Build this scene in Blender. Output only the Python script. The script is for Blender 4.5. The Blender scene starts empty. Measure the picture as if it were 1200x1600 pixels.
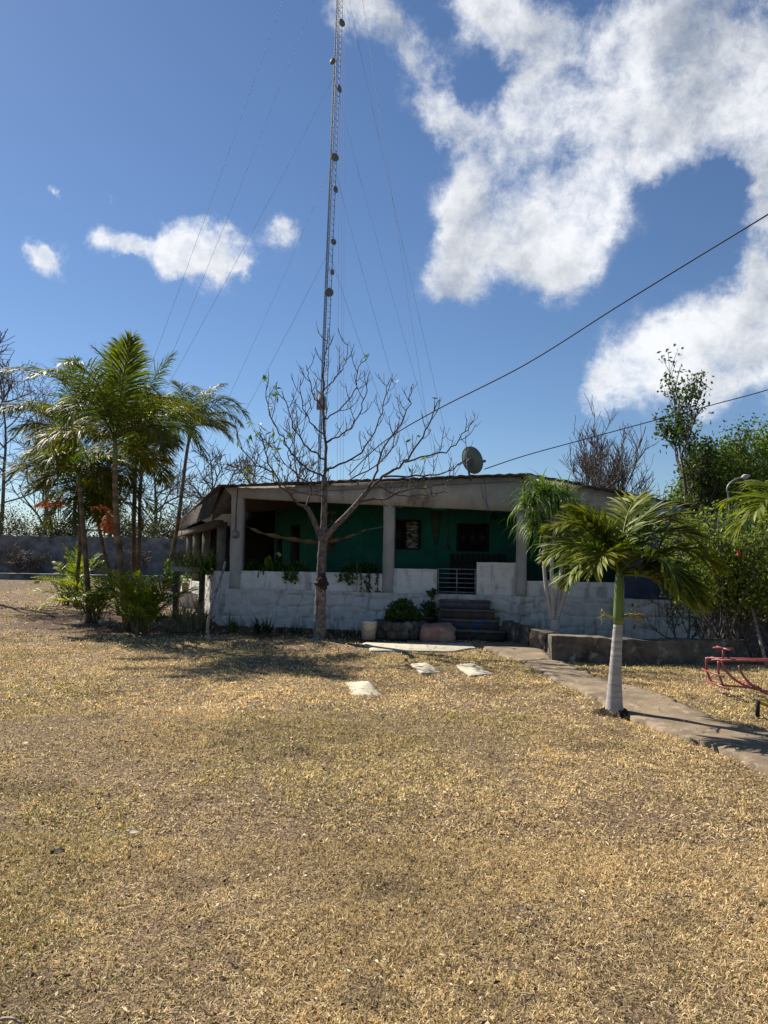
import bpy, math, random
import numpy as np
from mathutils import Vector, Matrix
R = math.radians
sc = bpy.context.scene
col0 = sc.collection
# ------------------------------------------------------------------ camera, sky, sun, exposure
EYE = 1.6; FPX = 1130.0
cam = bpy.data.cameras.new('camera'); camo = bpy.data.objects.new('camera', cam); col0.objects.link(camo)
sc.camera = camo
cam.sensor_fit = 'VERTICAL'; cam.sensor_height = 36; cam.sensor_width = 27; cam.lens = FPX/1600*36
cam.clip_end = 2000
CM = Matrix.Rotation(R(90)+math.atan(67/FPX), 3, 'X') @ Matrix.Rotation(R(1.0), 3, 'Z')
camo.matrix_world = Matrix.Translation((0, 0, EYE)) @ CM.to_4x4()
def ray(px, py):
    v = CM @ Vector(((px-600)/FPX, (800-py)/FPX, -1)); return v.normalized()
def P(px, py, Y):
    v = ray(px, py); return v*(Y/v.y) + Vector((0, 0, EYE))
def G(px, py, z=0.0):
    v = ray(px, py); return v*((z-EYE)/v.z) + Vector((0, 0, EYE))

SUN_EL = 42.0; SUN_AZ = -45.0          # sun stands behind the house, to the left
sd = Vector((math.sin(R(SUN_AZ))*math.cos(R(SUN_EL)), math.cos(R(SUN_AZ))*math.cos(R(SUN_EL)), math.sin(R(SUN_EL))))
sun = bpy.data.lights.new('sun', 'SUN'); suno = bpy.data.objects.new('sun', sun); col0.objects.link(suno)
sun.energy = 5.0; sun.angle = R(0.5); sun.color = (1.0, 0.93, 0.82)
suno.rotation_euler = (-sd).to_track_quat('-Z', 'Y').to_euler()
SKY_STRENGTH = 0.055
sc.view_settings.view_transform = 'Standard'; sc.view_settings.look = 'None'
sc.view_settings.exposure = 0.78; sc.view_settings.gamma = 1

w = bpy.data.worlds.new("World"); sc.world = w; w.use_nodes = True
nt = w.node_tree; N = nt.nodes; Lk = nt.links
for n in list(N): N.remove(n)
out = N.new('ShaderNodeOutputWorld'); bg = N.new('ShaderNodeBackground'); Lk.new(bg.outputs[0], out.inputs[0])
sky = N.new('ShaderNodeTexSky'); sky.sky_type = 'NISHITA'; sky.sun_disc = False
sky.sun_elevation = R(SUN_EL); sky.sun_rotation = R(SUN_AZ); sky.air_density = 1.0; sky.dust_density = 0.1; sky.ozone_density = 3.5
tc = N.new('ShaderNodeTexCoord')
def wn(scale, detail=8, rough=.6, offs=0.0, vec=None):
    n = N.new('ShaderNodeTexNoise'); n.inputs['Scale'].default_value = scale; n.inputs['Detail'].default_value = detail
    n.inputs['Roughness'].default_value = rough
    a = N.new('ShaderNodeVectorMath'); a.operation = 'ADD'; a.inputs[1].default_value = (offs, offs*.7, offs*1.3)
    Lk.new(vec or tc.outputs['Generated'], a.inputs[0]); Lk.new(a.outputs[0], n.inputs['Vector']); return n
def wm(op, a, b=None, clamp=False):
    n = N.new('ShaderNodeMath'); n.operation = op; n.use_clamp = clamp
    for i, q in enumerate((a, b)):
        if q is None: continue
        if isinstance(q, (int, float)): n.inputs[i].default_value = q
        else: Lk.new(q, n.inputs[i])
    return n.outputs[0]
# cloud banks stand in fixed directions of the sky dome; (px, py, radius) give the direction and angular size of each puff
PUFFS = [(540,5,48),(600,25,62),(650,95,62),(700,165,46),(740,195,34),(775,5,60),(850,25,70),(830,140,52),(800,240,74),(760,300,70),(730,350,56),
         (720,430,50),(790,380,74),(850,330,90),(930,360,62),(880,420,52),(900,220,110),(960,110,120),(1080,60,130),(1180,130,110),(1050,190,90),
         (1192,240,50),(1000,250,46),(1190,350,42),(1165,425,34),(1195,300,34),(1000,575,66),(950,600,42),(1070,545,72),(1140,530,72),(1200,520,80),(1100,600,62),
         (290,385,52),(345,405,46),(255,405,30),(390,420,24),(75,402,42),(58,392,24),(160,366,36),(195,385,24),(125,355,14),(440,378,28),(190,303,13),(85,298,14),(45,357,16),
         (215,395,22),(100,356,12)]
def vshift(vec, v):
    a = N.new('ShaderNodeVectorMath'); a.operation = 'ADD'; Lk.new(vec, a.inputs[0]); a.inputs[1].default_value = v; return a.outputs[0]
def warp(vec, scale, amt, offs):
    d_ = wn(scale, 6, .6, offs, vec); sb = N.new('ShaderNodeVectorMath'); sb.operation = 'SUBTRACT'; sb.inputs[1].default_value = (.5,.5,.5); Lk.new(d_.outputs['Color'], sb.inputs[0])
    sl = N.new('ShaderNodeVectorMath'); sl.operation = 'SCALE'; sl.inputs['Scale'].default_value = amt; Lk.new(sb.outputs[0], sl.inputs[0])
    ad = N.new('ShaderNodeVectorMath'); ad.operation = 'ADD'; Lk.new(vec, ad.inputs[0]); Lk.new(sl.outputs[0], ad.inputs[1]); return ad.outputs[0]
pos = warp(warp(tc.outputs['Generated'], 5.5, .13, 3.1), 22, .024, 1.4)
fld = None
for (px, py, r_) in PUFFS:
    c = ray(px, py)
    dn = N.new('ShaderNodeVectorMath'); dn.operation = 'DISTANCE'; Lk.new(pos, dn.inputs[0]); dn.inputs[1].default_value = c
    rr = r_*1.66/FPX*math.cos(math.atan(math.hypot(px-600, py-800)/FPX))**1.3
    v = wm('SUBTRACT', 1.0, wm('MULTIPLY', dn.outputs['Value'], 1/rr), clamp=True); v = wm('MULTIPLY', v, v)
    fld = v if fld is None else wm('ADD', fld, v)
fld = wm('MULTIPLY', wm('MINIMUM', fld, .62), 1/.62)
wv_ = warp(tc.outputs['Generated'], 12, .03, 8.8)
def cfl(vec):
    a = wn(6.5, 5, .5, 7.7, vec); return wm('MULTIPLY', wm('SUBTRACT', a.outputs[0], .5), 3.2)
def cfbm(vec):
    a = wn(7.0, 14, .68, 7.7, vec); b = wn(26, 10, .7, 1.9, vec)
    return wm('ADD', wm('MULTIPLY', wm('SUBTRACT', a.outputs[0], .5), 3.0), wm('MULTIPLY', wm('SUBTRACT', b.outputs[0], .5), 1.15))
ns = cfbm(wv_)
tos = nz_ = Vector(sd)-Vector(ray(850, 250))*Vector(sd).dot(ray(850, 250)); tos.normalize()
nsl = wm('ADD', cfbm(vshift(wv_, tuple(tos*.02))), wm('SUBTRACT', cfl(vshift(wv_, tuple(tos*.05))), cfl(wv_)))
den = wm('ADD', wm('MULTIPLY', fld, .95), wm('MULTIPLY', ns, .9))
gate_ = wm('MULTIPLY', fld, 3.2, clamp=True)
mr = N.new('ShaderNodeMapRange'); mr.interpolation_type = 'SMOOTHSTEP'; Lk.new(den, mr.inputs[0]); mr.inputs[1].default_value = .12; mr.inputs[2].default_value = 1.15
mask = wm('MULTIPLY', mr.outputs[0], gate_, clamp=True)
# thick parts are greyer, the sides turned to the sun brighter
lit = wm('SUBTRACT', ns, nsl)
big = wn(3.2, 5, .55, 12.3)
core = wm('ADD', wm('MULTIPLY', wm('SUBTRACT', big.outputs[0], .46), 2.8), wm('MULTIPLY', lit, -.8))
thick = wm('MULTIPLY', wm('SUBTRACT', den, .75), .55)
mr2 = N.new('ShaderNodeMapRange'); mr2.interpolation_type = 'SMOOTHSTEP'; mr2.inputs[1].default_value = -.5; mr2.inputs[2].default_value = 1.25
Lk.new(wm('ADD', core, thick), mr2.inputs[0])
cmix = N.new('ShaderNodeMix'); cmix.data_type = 'RGBA'; cmix.inputs[6].default_value = (10.2, 10.4, 10.8, 1); cmix.inputs[7].default_value = (4.0, 4.5, 5.3, 1)
Lk.new(mr2.outputs[0], cmix.inputs[0])
smix = N.new('ShaderNodeMix'); smix.data_type = 'RGBA'; Lk.new(mask, smix.inputs[0]); stn = N.new('ShaderNodeMix'); stn.data_type = 'RGBA'; stn.blend_type = 'MULTIPLY'; stn.inputs[0].default_value = 1; stn.inputs[7].default_value = (.84, .93, 1.04, 1); Lk.new(sky.outputs[0], stn.inputs[6]); Lk.new(stn.outputs[2], smix.inputs[6]); Lk.new(cmix.outputs[2], smix.inputs[7])
Lk.new(smix.outputs[2], bg.inputs[0]); bg.inputs[1].default_value = SKY_STRENGTH
w.cycles.sampling_method = 'MANUAL'; w.cycles.sample_map_resolution = 512

# ------------------------------------------------------------------ helpers
rng = np.random.default_rng(7); random.seed(7)
def V(*a): return np.array(a, float)
def nz(v): v = np.asarray(v, float); return v/(np.linalg.norm(v)+1e-12)
def _h(i, j, k):
    n = (i*374761393 + j*668265263 + k*2147483647 + 1013904223) & 0xffffffff
    n = ((n ^ (n >> 13))*1274126177) & 0xffffffff
    return ((n ^ (n >> 16)) & 0xffff)/65535.0
def vnoise(x, y, seed=0):
    x = np.asarray(x, float); y = np.asarray(y, float)
    xi = np.floor(x).astype(np.int64); yi = np.floor(y).astype(np.int64); fx = x-xi; fy = y-yi
    fx = fx*fx*(3-2*fx); fy = fy*fy*(3-2*fy)
    a = _h(xi, yi, seed); b = _h(xi+1, yi, seed); c = _h(xi, yi+1, seed); d = _h(xi+1, yi+1, seed)
    return (a*(1-fx)+b*fx)*(1-fy) + (c*(1-fx)+d*fx)*fy
def fbm(x, y, o=4, seed=0):
    s = 0; a = .5; t = 0
    for i in range(o): s = s + a*vnoise(x*2**i, y*2**i, seed+i*17); t += a; a *= .55
    return s/t
OFF = {}
def tag(o, label=None, cat=None, group=None, kind=None):
    for k, v in (('label', label), ('category', cat), ('group', group), ('kind', kind)):
        if v: o[k] = v
    return o
def empty(name, loc, label, cat, group=None):
    o = bpy.data.objects.new(name, None); col0.objects.link(o); o.location = loc; o.empty_display_size = .2
    OFF[o] = Vector(loc); return tag(o, label, cat, group)
class MB:
    def __init__(s): s.v = []; s.f = []; s.c = []; s.n = 0
    def add(s, v, f, c=(1, 1, 1)):
        v = np.asarray(v, float).reshape(-1, 3)
        c = np.asarray(c, float); c = np.broadcast_to(c, (len(v), 3)) if c.ndim == 1 else c
        f = np.asarray(f, int) if not isinstance(f, list) else f
        if isinstance(f, list):
            for q in f: s.f.append(np.asarray([q], int)+s.n)
        else: s.f.append(f+s.n)
        s.v.append(v); s.c.append(c); s.n += len(v)
    def build(s, name, m, parent=None, origin=None, smooth=False):
        v = np.concatenate(s.v); c = np.concatenate(s.c)
        off = OFF[parent] if parent is not None else Vector(origin if origin is not None else (0, 0, 0))
        v = v - np.array(off)
        me = bpy.data.meshes.new(name); me.vertices.add(len(v)); me.vertices.foreach_set('co', v.ravel().astype(np.float32))
        li = np.concatenate([q.ravel() for q in s.f]); tot = np.concatenate([np.full(len(q), q.shape[1]) for q in s.f])
        st = np.concatenate(([0], np.cumsum(tot)[:-1]))
        me.loops.add(len(li)); me.loops.foreach_set('vertex_index', li.astype(np.int32))
        me.polygons.add(len(tot)); me.polygons.foreach_set('loop_start', st.astype(np.int32))
        me.update(calc_edges=True)
        at = me.color_attributes.new('col', 'FLOAT_COLOR', 'POINT')
        at.data.foreach_set('color', np.concatenate([c, np.ones((len(c), 1))], 1).ravel().astype(np.float32))
        if smooth: me.polygons.foreach_set('use_smooth', np.ones(len(tot), bool))
        me.materials.append(m)
        o = bpy.data.objects.new(name, me); col0.objects.link(o); OFF[o] = off
        if parent is not None: o.parent = parent
        else: o.location = off
        return o
BOXF = np.array([[0,3,2,1],[4,5,6,7],[0,1,5,4],[1,2,6,5],[2,3,7,6],[3,0,4,7]])
def hexa(mb, pts, c=(1,1,1)): mb.add(pts, BOXF, c)
def box(mb, x0, x1, y0, y1, z0, z1, c=(1,1,1)):
    hexa(mb, [(x0,y0,z0),(x1,y0,z0),(x1,y1,z0),(x0,y1,z0),(x0,y0,z1),(x1,y0,z1),(x1,y1,z1),(x0,y1,z1)], c)
def tube(mb, pts, rad, n=6, c=(1,1,1), cap=True):
    pts = np.array([tuple(p) for p in pts], float); m = len(pts)
    rad = np.broadcast_to(np.asarray(rad, float), (m,)) if np.ndim(rad) == 0 or len(np.atleast_1d(rad)) == m else np.linspace(rad[0], rad[-1], m)
    T = np.gradient(pts, axis=0); T /= (np.linalg.norm(T, axis=1, keepdims=True)+1e-9)
    a = np.array([0, 0, 1.]) if abs(T[0][2]) < .9 else np.array([1., 0, 0])
    u = nz(np.cross(T[0], a)); vs = []
    an = np.linspace(0, 2*math.pi, n, endpoint=False); ca = np.cos(an)[:, None]; sa = np.sin(an)[:, None]
    for i in range(m):
        u = nz(u - T[i]*np.dot(u, T[i])); b = np.cross(T[i], u)
        vs.append(pts[i] + rad[i]*(ca*u + sa*b))
    i = np.arange(m-1)[:, None]*n; j = np.arange(n)[None, :]; k = (j+1) % n
    f = np.stack([i+j, i+k, i+n+k, i+n+j], -1).reshape(-1, 4)
    if np.ndim(c) == 2 and len(c) == m: c = np.repeat(np.asarray(c, float), n, axis=0)
    mb.add(np.concatenate(vs), f, c)
    if cap and n > 3:
        base = mb.n - m*n
        mb.f.append(np.array([[base+q for q in range(n)][::-1]])); mb.f.append(np.array([[base+(m-1)*n+q for q in range(n)]]))
def smooth_path(pts, k=4):
    pts = [np.array(tuple(p), float) for p in pts]; o = []
    for i in range(len(pts)-1):
        p0 = pts[max(i-1, 0)]; p1 = pts[i]; p2 = pts[i+1]; p3 = pts[min(i+2, len(pts)-1)]
        for t in np.linspace(0, 1, k, endpoint=False):
            o.append(.5*((2*p1)+(-p0+p2)*t+(2*p0-5*p1+4*p2-p3)*t*t+(-p0+3*p1-3*p2+p3)*t**3))
    o.append(pts[-1]); return np.array(o)
def lathe(mb, prof, cx, cy, n=16, c=(1,1,1)):
    an = np.linspace(0, 2*math.pi, n, endpoint=False)
    v = np.array([[(cx+r*math.cos(a), cy+r*math.sin(a), z) for a in an] for r, z in prof]).reshape(-1, 3)
    m = len(prof); i = np.arange(m-1)[:, None]*n; j = np.arange(n)[None, :]; k = (j+1) % n
    mb.add(v, np.stack([i+j, i+k, i+n+k, i+n+j], -1).reshape(-1, 4), c)
def leaves(mb, ctr, L, W, rg, cols, up=0.0, droop=None):
    """many small rhombic leaves, one per centre"""
    n = len(ctr); d = rg.normal(size=(n, 3)); d[:, 2] += up
    if droop: d[:, 2] -= droop
    d /= np.linalg.norm(d, axis=1, keepdims=True)
    s = np.cross(d, rg.normal(size=(n, 3))); s /= (np.linalg.norm(s, axis=1, keepdims=True)+1e-9)
    ln = (L*rg.uniform(.6, 1.3, n))[:, None]; wd = (W*rg.uniform(.7, 1.2, n))[:, None]
    nn = np.cross(d, s)
    v = np.stack([ctr, ctr+d*ln*.45+s*wd+nn*wd*.25, ctr+d*ln, ctr+d*ln*.45-s*wd+nn*wd*.25], 1).reshape(-1, 3)
    f = np.arange(n)[:, None]*4+np.array([[0, 1, 2, 3]])
    ci = np.asarray(cols)[rg.integers(0, len(cols), n)]*rg.uniform(.75, 1.25, (n, 1))
    mb.add(v, f, np.repeat(ci, 4, axis=0))

# ------------------------------------------------------------------ materials
MATS = {}
def mat(name, c1, c2=None, scale=4.0, rough=.85, bump=.0, bscale=30.0, attr=False, trans=0.0, spec=.3, metal=0.0, detail=6, contrast=(.35, .65), c3=None, s3=1.2, k3=(.5, .7), stretch=None, brick=None, bdist=.02, tint=(1.15,1.12,.45)):
    m = bpy.data.materials.new(name); m.use_nodes = True; t = m.node_tree; n = t.nodes; l = t.links
    b = n['Principled BSDF']; b.inputs['Roughness'].default_value = rough; b.inputs['Metallic'].default_value = metal
    b.inputs['Specular IOR Level'].default_value = spec
    c2 = c2 or c1
    tcn = n.new('ShaderNodeTexCoord'); vec = tcn.outputs['Object']
    if stretch:
        mp = n.new('ShaderNodeMapping'); mp.inputs['Scale'].default_value = stretch; l.new(vec, mp.inputs[0]); vec = mp.outputs[0]
    def noise(s_, d_=detail):
        q = n.new('ShaderNodeTexNoise'); q.inputs['Scale'].default_value = s_; q.inputs['Detail'].default_value = d_; q.inputs['Roughness'].default_value = .6
        l.new(vec, q.inputs['Vector']); return q.outputs[0]
    def ramp(v, a, z):
        q = n.new('ShaderNodeMapRange'); q.inputs[1].default_value = a; q.inputs[2].default_value = z; l.new(v, q.inputs[0]); return q.outputs[0]
    def mix(f, a, z, bt='MIX'):
        q = n.new('ShaderNodeMix'); q.data_type = 'RGBA'; q.blend_type = bt
        if isinstance(f, float): q.inputs[0].default_value = f
        else: l.new(f, q.inputs[0])
        for i, x in ((6, a), (7, z)):
            if isinstance(x, tuple): q.inputs[i].default_value = (*x, 1)
            else: l.new(x, q.inputs[i])
        return q.outputs[2]
    colr = mix(ramp(noise(scale), *contrast), tuple(c1), tuple(c2))
    if c3: colr = mix(ramp(noise(s3, 8), *k3), colr, tuple(c3))
    if attr:
        a = n.new('ShaderNodeAttribute'); a.attribute_name = 'col'; colr = mix(1.0, colr, a.outputs['Color'], 'MULTIPLY')
    l.new(colr, b.inputs['Base Color'])
    if bump:
        h = noise(bscale, 8)
        bp = n.new('ShaderNodeBump'); bp.inputs['Strength'].default_value = bump; bp.inputs['Distance'].default_value = bdist
        l.new(h, bp.inputs['Height']); l.new(bp.outputs[0], b.inputs['Normal'])
    if trans:
        tr = n.new('ShaderNodeBsdfTranslucent'); tm = mix(1.0, colr, tuple(tint), 'MULTIPLY'); l.new(tm, tr.inputs[0])
        ms = n.new('ShaderNodeMixShader'); ms.inputs[0].default_value = trans
        l.new(b.outputs[0], ms.inputs[1]); l.new(tr.outputs[0], ms.inputs[2]); l.new(ms.outputs[0], n['Material Output'].inputs[0])
    return m
M = dict(
 straw=mat('dry_grass_blade', (1,1,1), rough=.8, attr=True, trans=.30, spec=.08, tint=(1.05,1,.8)),
 litter=mat('dead_leaf', (1,1,1), rough=.75, attr=True, trans=.1),
 ground=mat('dry_ground', (.22,.145,.085), (.075,.048,.03), 34, .95, 1.0, 60, attr=True, c3=(.36,.26,.16), s3=60, k3=(.52,.62), bdist=.03),
 path=mat('worn_concrete_path', (.27,.205,.135), (.16,.12,.08), 2.2, .9, .7, 45, c3=(.38,.30,.21), s3=9, k3=(.55,.7), bdist=.01),
 slab=mat('pale_concrete_slab', (.58,.52,.39), (.42,.37,.27), 9, .9, .8, 50, c3=(.16,.13,.085), s3=9, k3=(.56,.66), bdist=.01),
 white=mat('whitewashed_stone', (.70,.665,.61), (.58,.55,.505), 5, .9, .9, 28, attr=True, c3=(.26,.24,.21), s3=4.2, k3=(.66,.80), bdist=.03),
 block=mat('whitewashed_block', (.78,.745,.68), (.68,.65,.59), 4, .9, .5, 45, attr=True, c3=(.30,.28,.25), s3=3.6, k3=(.68,.82), bdist=.012),
 conc=mat('weathered_concrete', (.46,.43,.385), (.33,.305,.27), 3, .9, .5, 40, c3=(.17,.155,.135), s3=2.4, k3=(.58,.72), stretch=(1,1,.5), bdist=.012),
 plaster=mat('bare_plaster', (.10,.10,.07), (.03,.10,.075), 9, .9),
 shadeconc=mat('shade_darkened_concrete', (.24,.22,.18), (.15,.14,.115), 3, .9, .5, 40, c3=(.08,.08,.06), s3=2.4, k3=(.52,.68)),  # darker copy of the concrete, shade on the side columns put into colour
 green=mat('green_painted_wall', (.025,.19,.135), (.018,.14,.095), 3, .9, .15, 40, spec=.15, c3=(.03,.13,.14), s3=1.0, k3=(.5,.7)),
 shadewall=mat('shade_painted_wall', (.03,.028,.025), (.02,.018,.016), 4, .95, 0, spec=.05),  # near-black colour stands in for the deep shade of the left bay
 blue=mat('blue_painted_wall', (.07,.10,.19), (.05,.07,.13), 3, .8, .4, 30, c3=(.09,.10,.13), s3=2, k3=(.55,.7)),
 roof=mat('rusty_roof_sheet', (.12,.065,.05), (.07,.045,.038), 4, .85, .4, 40, c3=(.16,.13,.115), s3=2, k3=(.55,.7)),
 tile=mat('old_roof_tile', (.085,.062,.05), (.05,.04,.034), 6, .9, .6, 40, c3=(.16,.13,.11), s3=5, k3=(.55,.7)),
 wood=mat('old_wood', (.13,.105,.08), (.07,.055,.045), 8, .85, .4, 50, stretch=(1,1,4)),
 darkwood=mat('dark_wood', (.018,.014,.012), (.012,.009,.008), 8, .8, .3, 40),
 glass=mat('dark_window_glass', (.012,.013,.014), (.02,.02,.02), 4, .45, 0, spec=.2),
 louvre=mat('louvre_glass', (.42,.38,.30), (.05,.05,.045), 7, .35, .3, 12, spec=.4, contrast=(.46,.54), stretch=(1,1,2.5)),  # bright reflections on the slats are put into the colour as pale patches
 metal=mat('grey_metal', (.30,.30,.30), (.2,.2,.2), 8, .5, metal=.3),
 mast=mat('galvanised_steel', (.11,.115,.13), (.07,.075,.09), 2, .6, metal=.2),
 wire=mat('steel_wire', (.16,.20,.28), rough=.7),
 cable=mat('black_cable', (.012,.012,.012), rough=.7),
 dish=mat('grey_dish', (.20,.22,.22), (.15,.165,.165), 3, .7, attr=True),
 bark=mat('pale_bark', (.19,.165,.14), (.075,.06,.05), 14, .9, .8, 30, attr=True, contrast=(.40,.62), bdist=.02),
 twig=mat('twig_bark', (.10,.078,.062), (.055,.043,.035), 12, .85, .3, 40, attr=True),
 farbark=mat('grey_bark', (.17,.145,.125), (.10,.085,.075), 5, .9, attr=True),
 palmbark=mat('palm_trunk_bark', (.19,.15,.10), (.10,.08,.055), 7, .9, .6, 30, attr=True, bdist=.015),
 palm=mat('palm_leaf', (.085,.115,.028), (.055,.085,.022), 6, .55, attr=True, trans=.36, spec=.22),
 palm2=mat('young_palm_leaf', (.115,.15,.03), (.08,.115,.025), 6, .5, attr=True, trans=.4, spec=.25),
 leaf=mat('leaf', (.07,.105,.028), (.05,.08,.022), 6, .55, attr=True, trans=.34, spec=.3),
 shaft=mat('green_palm_shaft', (.15,.20,.06), (.11,.15,.05), 6, .45, attr=True),
 whitebark=mat('white_palm_trunk', (.55,.53,.50), (.38,.36,.34), 9, .85, .6, 30, attr=True, stretch=(1,1,6), bdist=.015),
 bucket=mat('white_plastic', (.46,.44,.38), (.38,.36,.30), 5, .5),
 redstone=mat('reddish_stone', (.30,.17,.14), (.20,.12,.10), 4, .9, .8, 20, c3=(.33,.26,.22), s3=3, k3=(.5,.65), bdist=.03),
 stone=mat('dark_stone', (.13,.115,.095), (.06,.055,.045), 5, .92, .9, 18, c3=(.25,.22,.18), s3=3, k3=(.55,.7), bdist=.03),
 kerbstone=mat('rough_concrete_edge', (.19,.16,.125), (.05,.043,.034), 3.2, .92, .9, 20, c3=(.32,.28,.22), s3=5, k3=(.55,.68), bdist=.03),
 greywall=mat('grey_stucco', (.30,.29,.27), (.13,.125,.115), 1.6, .92, .8, 8, c3=(.06,.06,.055), s3=.9, k3=(.48,.66), bdist=.04),
 red=mat('red_painted_metal', (.34,.075,.08), (.22,.05,.05), 9, .45, spec=.5, c3=(.11,.05,.035), s3=16, k3=(.54,.64)),
 yellow=mat('yellow_painted_metal', (.55,.36,.03), (.45,.28,.03), 9, .5, c3=(.08,.05,.03), s3=12, k3=(.6,.66)),
 black=mat('black_rubber', (.015,.015,.015), rough=.8),
 cloth=mat('faded_cloth', (.42,.33,.20), (.30,.22,.13), 30, .9, trans=.15),
 pot=mat('dark_blue_pot', (.03,.04,.08), (.025,.03,.06), 5, .5),
 clay=mat('tan_clay_pot', (.34,.26,.17), (.25,.19,.12), 5, .8),
 flower=mat('flower_petal', (1,1,1), rough=.6, attr=True, trans=.2),
 floor=mat('porch_floor', (.20,.18,.16), (.13,.12,.10), 4, .8),
 stepb=mat('dusty_step', (.13,.10,.08), (.07,.058,.05), 5, .9, .6, 30, attr=True, c3=(.045,.07,.12), s3=2.2, k3=(.56,.62), bdist=.015),
)

# ------------------------------------------------------------------ layout: facade frame
A = V(-3.55, 16.1); B2 = V(3.32, 15.0); U2 = (B2-A)/np.linalg.norm(B2-A); N2 = V(U2[1], -U2[0])   # N2 points to the camera
def W(s, d, z): q = A+U2*s-N2*d; return (q[0], q[1], z)
def sz(px, py, d=0.0):
    v = ray(px, py); a = A-N2*d
    t = (a @ N2)/(v.x*N2[0]+v.y*N2[1]); p = v*t
    return float((V(p.x, p.y)-a) @ U2), p.z+EYE
def S(px, d=0.0): return sz(px, 870, d)[0]
def fbox(mb, s0, s1, d0, d1, z0, z1, c=(1,1,1)):
    hexa(mb, [W(s0,d0,z0),W(s1,d0,z0),W(s1,d1,z0),W(s0,d1,z0),W(s0,d0,z1),W(s1,d0,z1),W(s1,d1,z1),W(s0,d1,z1)], c)
def fprism(mb, poly, d0, d1, c=(1,1,1)):
    n = len(poly); v = [W(s, d0, z) for s, z in poly]+[W(s, d1, z) for s, z in poly]
    f = [list(range(n)), list(range(n, 2*n))[::-1]]+[[i, i+n, (i+1) % n+n, (i+1) % n] for i in range(n)]
    mb.add(v, f, c)
def roughwall(mb, p0, p1, z0, z1f, thick, course=.24, blk=.42, amp=.02, seed=0, res=.03, tnt=.34, topjit=.01):
    """upright wall face from p0 to p1 (camera side), displaced into irregular courses, with top, ends and back"""
    p0 = V(*p0[:2]); p1 = V(*p1[:2]); L = np.linalg.norm(p1-p0); u = (p1-p0)/L; n = V(u[1], -u[0])
    z1f = z1f if callable(z1f) else (lambda s, zz=z1f: zz+0*s)
    ns = max(4, int(L/res)); s = np.linspace(0, L, ns+1); zt = z1f(s)+ (fbm(s*3, s*0+seed, 3, seed)-.5)*topjit*2
    nzv = max(4, int((zt.mean()-z0)/res)); t = np.linspace(0, 1, nzv+1)
    Sg, Tg = np.meshgrid(s, t, indexing='ij'); Z = z0+(zt[:, None]-z0)*Tg
    wz = (Z-z0)/course + (fbm(Sg*1.7, Z*1.7, 3, seed+5)-.5)*1.05
    row = np.floor(wz); ws = Sg/blk + (row % 2)*.5 + (fbm(Sg*2.2, Z*2.2, 3, seed+9)-.5)*.6 + vnoise(row*3.3, row*0, seed)*1.0
    fz = np.abs(wz-row-.5)*2; fs = np.abs(ws-np.floor(ws)-.5)*2
    j1 = np.clip((fz-.86)/.14, 0, 1); j2 = np.clip((fs-.92)/.08, 0, 1)
    soft = fbm(Sg*1.3+50, Z*1.3, 3, seed+3); vis = np.clip((soft-.36)*5, 0.35, 1)
    jj = np.maximum(j1, j2)*vis
    D = -jj*amp + (fbm(Sg*6, Z*6, 4, seed+2)-.5)*amp*1.6
    edge = np.minimum(np.minimum(Tg, 1-Tg)*nzv, 3)/3; D = D*edge
    stain = np.clip((fbm(Sg*9, Z*2.2, 4, seed+31)-.60)*4, 0, .35)*np.clip(1.3-Tg*.6, 0, 1)
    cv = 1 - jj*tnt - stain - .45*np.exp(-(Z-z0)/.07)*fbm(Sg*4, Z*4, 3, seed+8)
    X = p0[0]+u[0]*Sg+n[0]*D; Y = p0[1]+u[1]*Sg+n[1]*D
    v = np.stack([X, Y, Z], -1).reshape(-1, 3); m = nzv+1
    i = np.arange(ns)[:, None]*m; j = np.arange(nzv)[None, :]
    mb.add(v, np.stack([i+j, i+m+j, i+m+j+1, i+j+1], -1).reshape(-1, 4), np.repeat(np.clip(cv, .25, 1.1).reshape(-1, 1), 3, 1))
    # top, back, ends
    f0 = np.stack([p0[0]+u[0]*s, p0[1]+u[1]*s, zt], -1); bk = f0.copy(); bk[:, 0] -= n[0]*thick; bk[:, 1] -= n[1]*thick
    lo = bk.copy(); lo[:, 2] = z0; k = len(s)
    q = np.arange(k-1)[:, None]
    mb.add(np.concatenate([f0, bk, lo]), np.concatenate([np.concatenate([q, q+1, q+1+k, q+k], 1), np.concatenate([q+k, q+1+k, q+1+2*k, q+2*k], 1)]), (.8,.8,.78))
    for a in (0, -1):
        fl = f0[a].copy(); fl[2] = z0
        mb.add([f0[a], bk[a], lo[a], fl], np.array([[0, 1, 2, 3]]), (.92,.92,.92))

# ------------------------------------------------------------------ ground, path
def pip(x, y, poly):
    x = np.asarray(x); y = np.asarray(y); r = np.zeros(x.shape, bool); n = len(poly)
    for i in range(n):
        x0, y0 = poly[i]; x1, y1 = poly[(i+1) % n]
        c = ((y0 > y) != (y1 > y)) & (x < (x1-x0)*(y-y0)/(y1-y0+1e-12)+x0); r ^= c
    return r
def GP(pp): return [(g.x, g.y) for g in (G(*q) for q in pp)]
pathL = GP([(742,1007),(800,1030),(855,1056),(905,1079),(950,1102),(1000,1127),(1080,1158),(1140,1180),(1200,1208),(1300,1262)])
pathR = GP([(845,1009),(862,1026),(905,1047),(955,1066),(1010,1080),(1060,1098),(1120,1125),(1200,1147),(1290,1180),(1420,1235)])
pathpoly = pathL+pathR[::-1]
slabs = [('concrete_slab', GP([(563,1004),(735,1005),(742,1013),(705,1018),(585,1017)])),
         ('stepping_slab', GP([(540,1065),(576,1063),(596,1085),(552,1088)])),
         ('stepping_slab', GP([(642,1037),(667,1035),(690,1050),(658,1052)])),
         ('stepping_slab', GP([(710,1039),(740,1036),(770,1052),(735,1056)]))]
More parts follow.
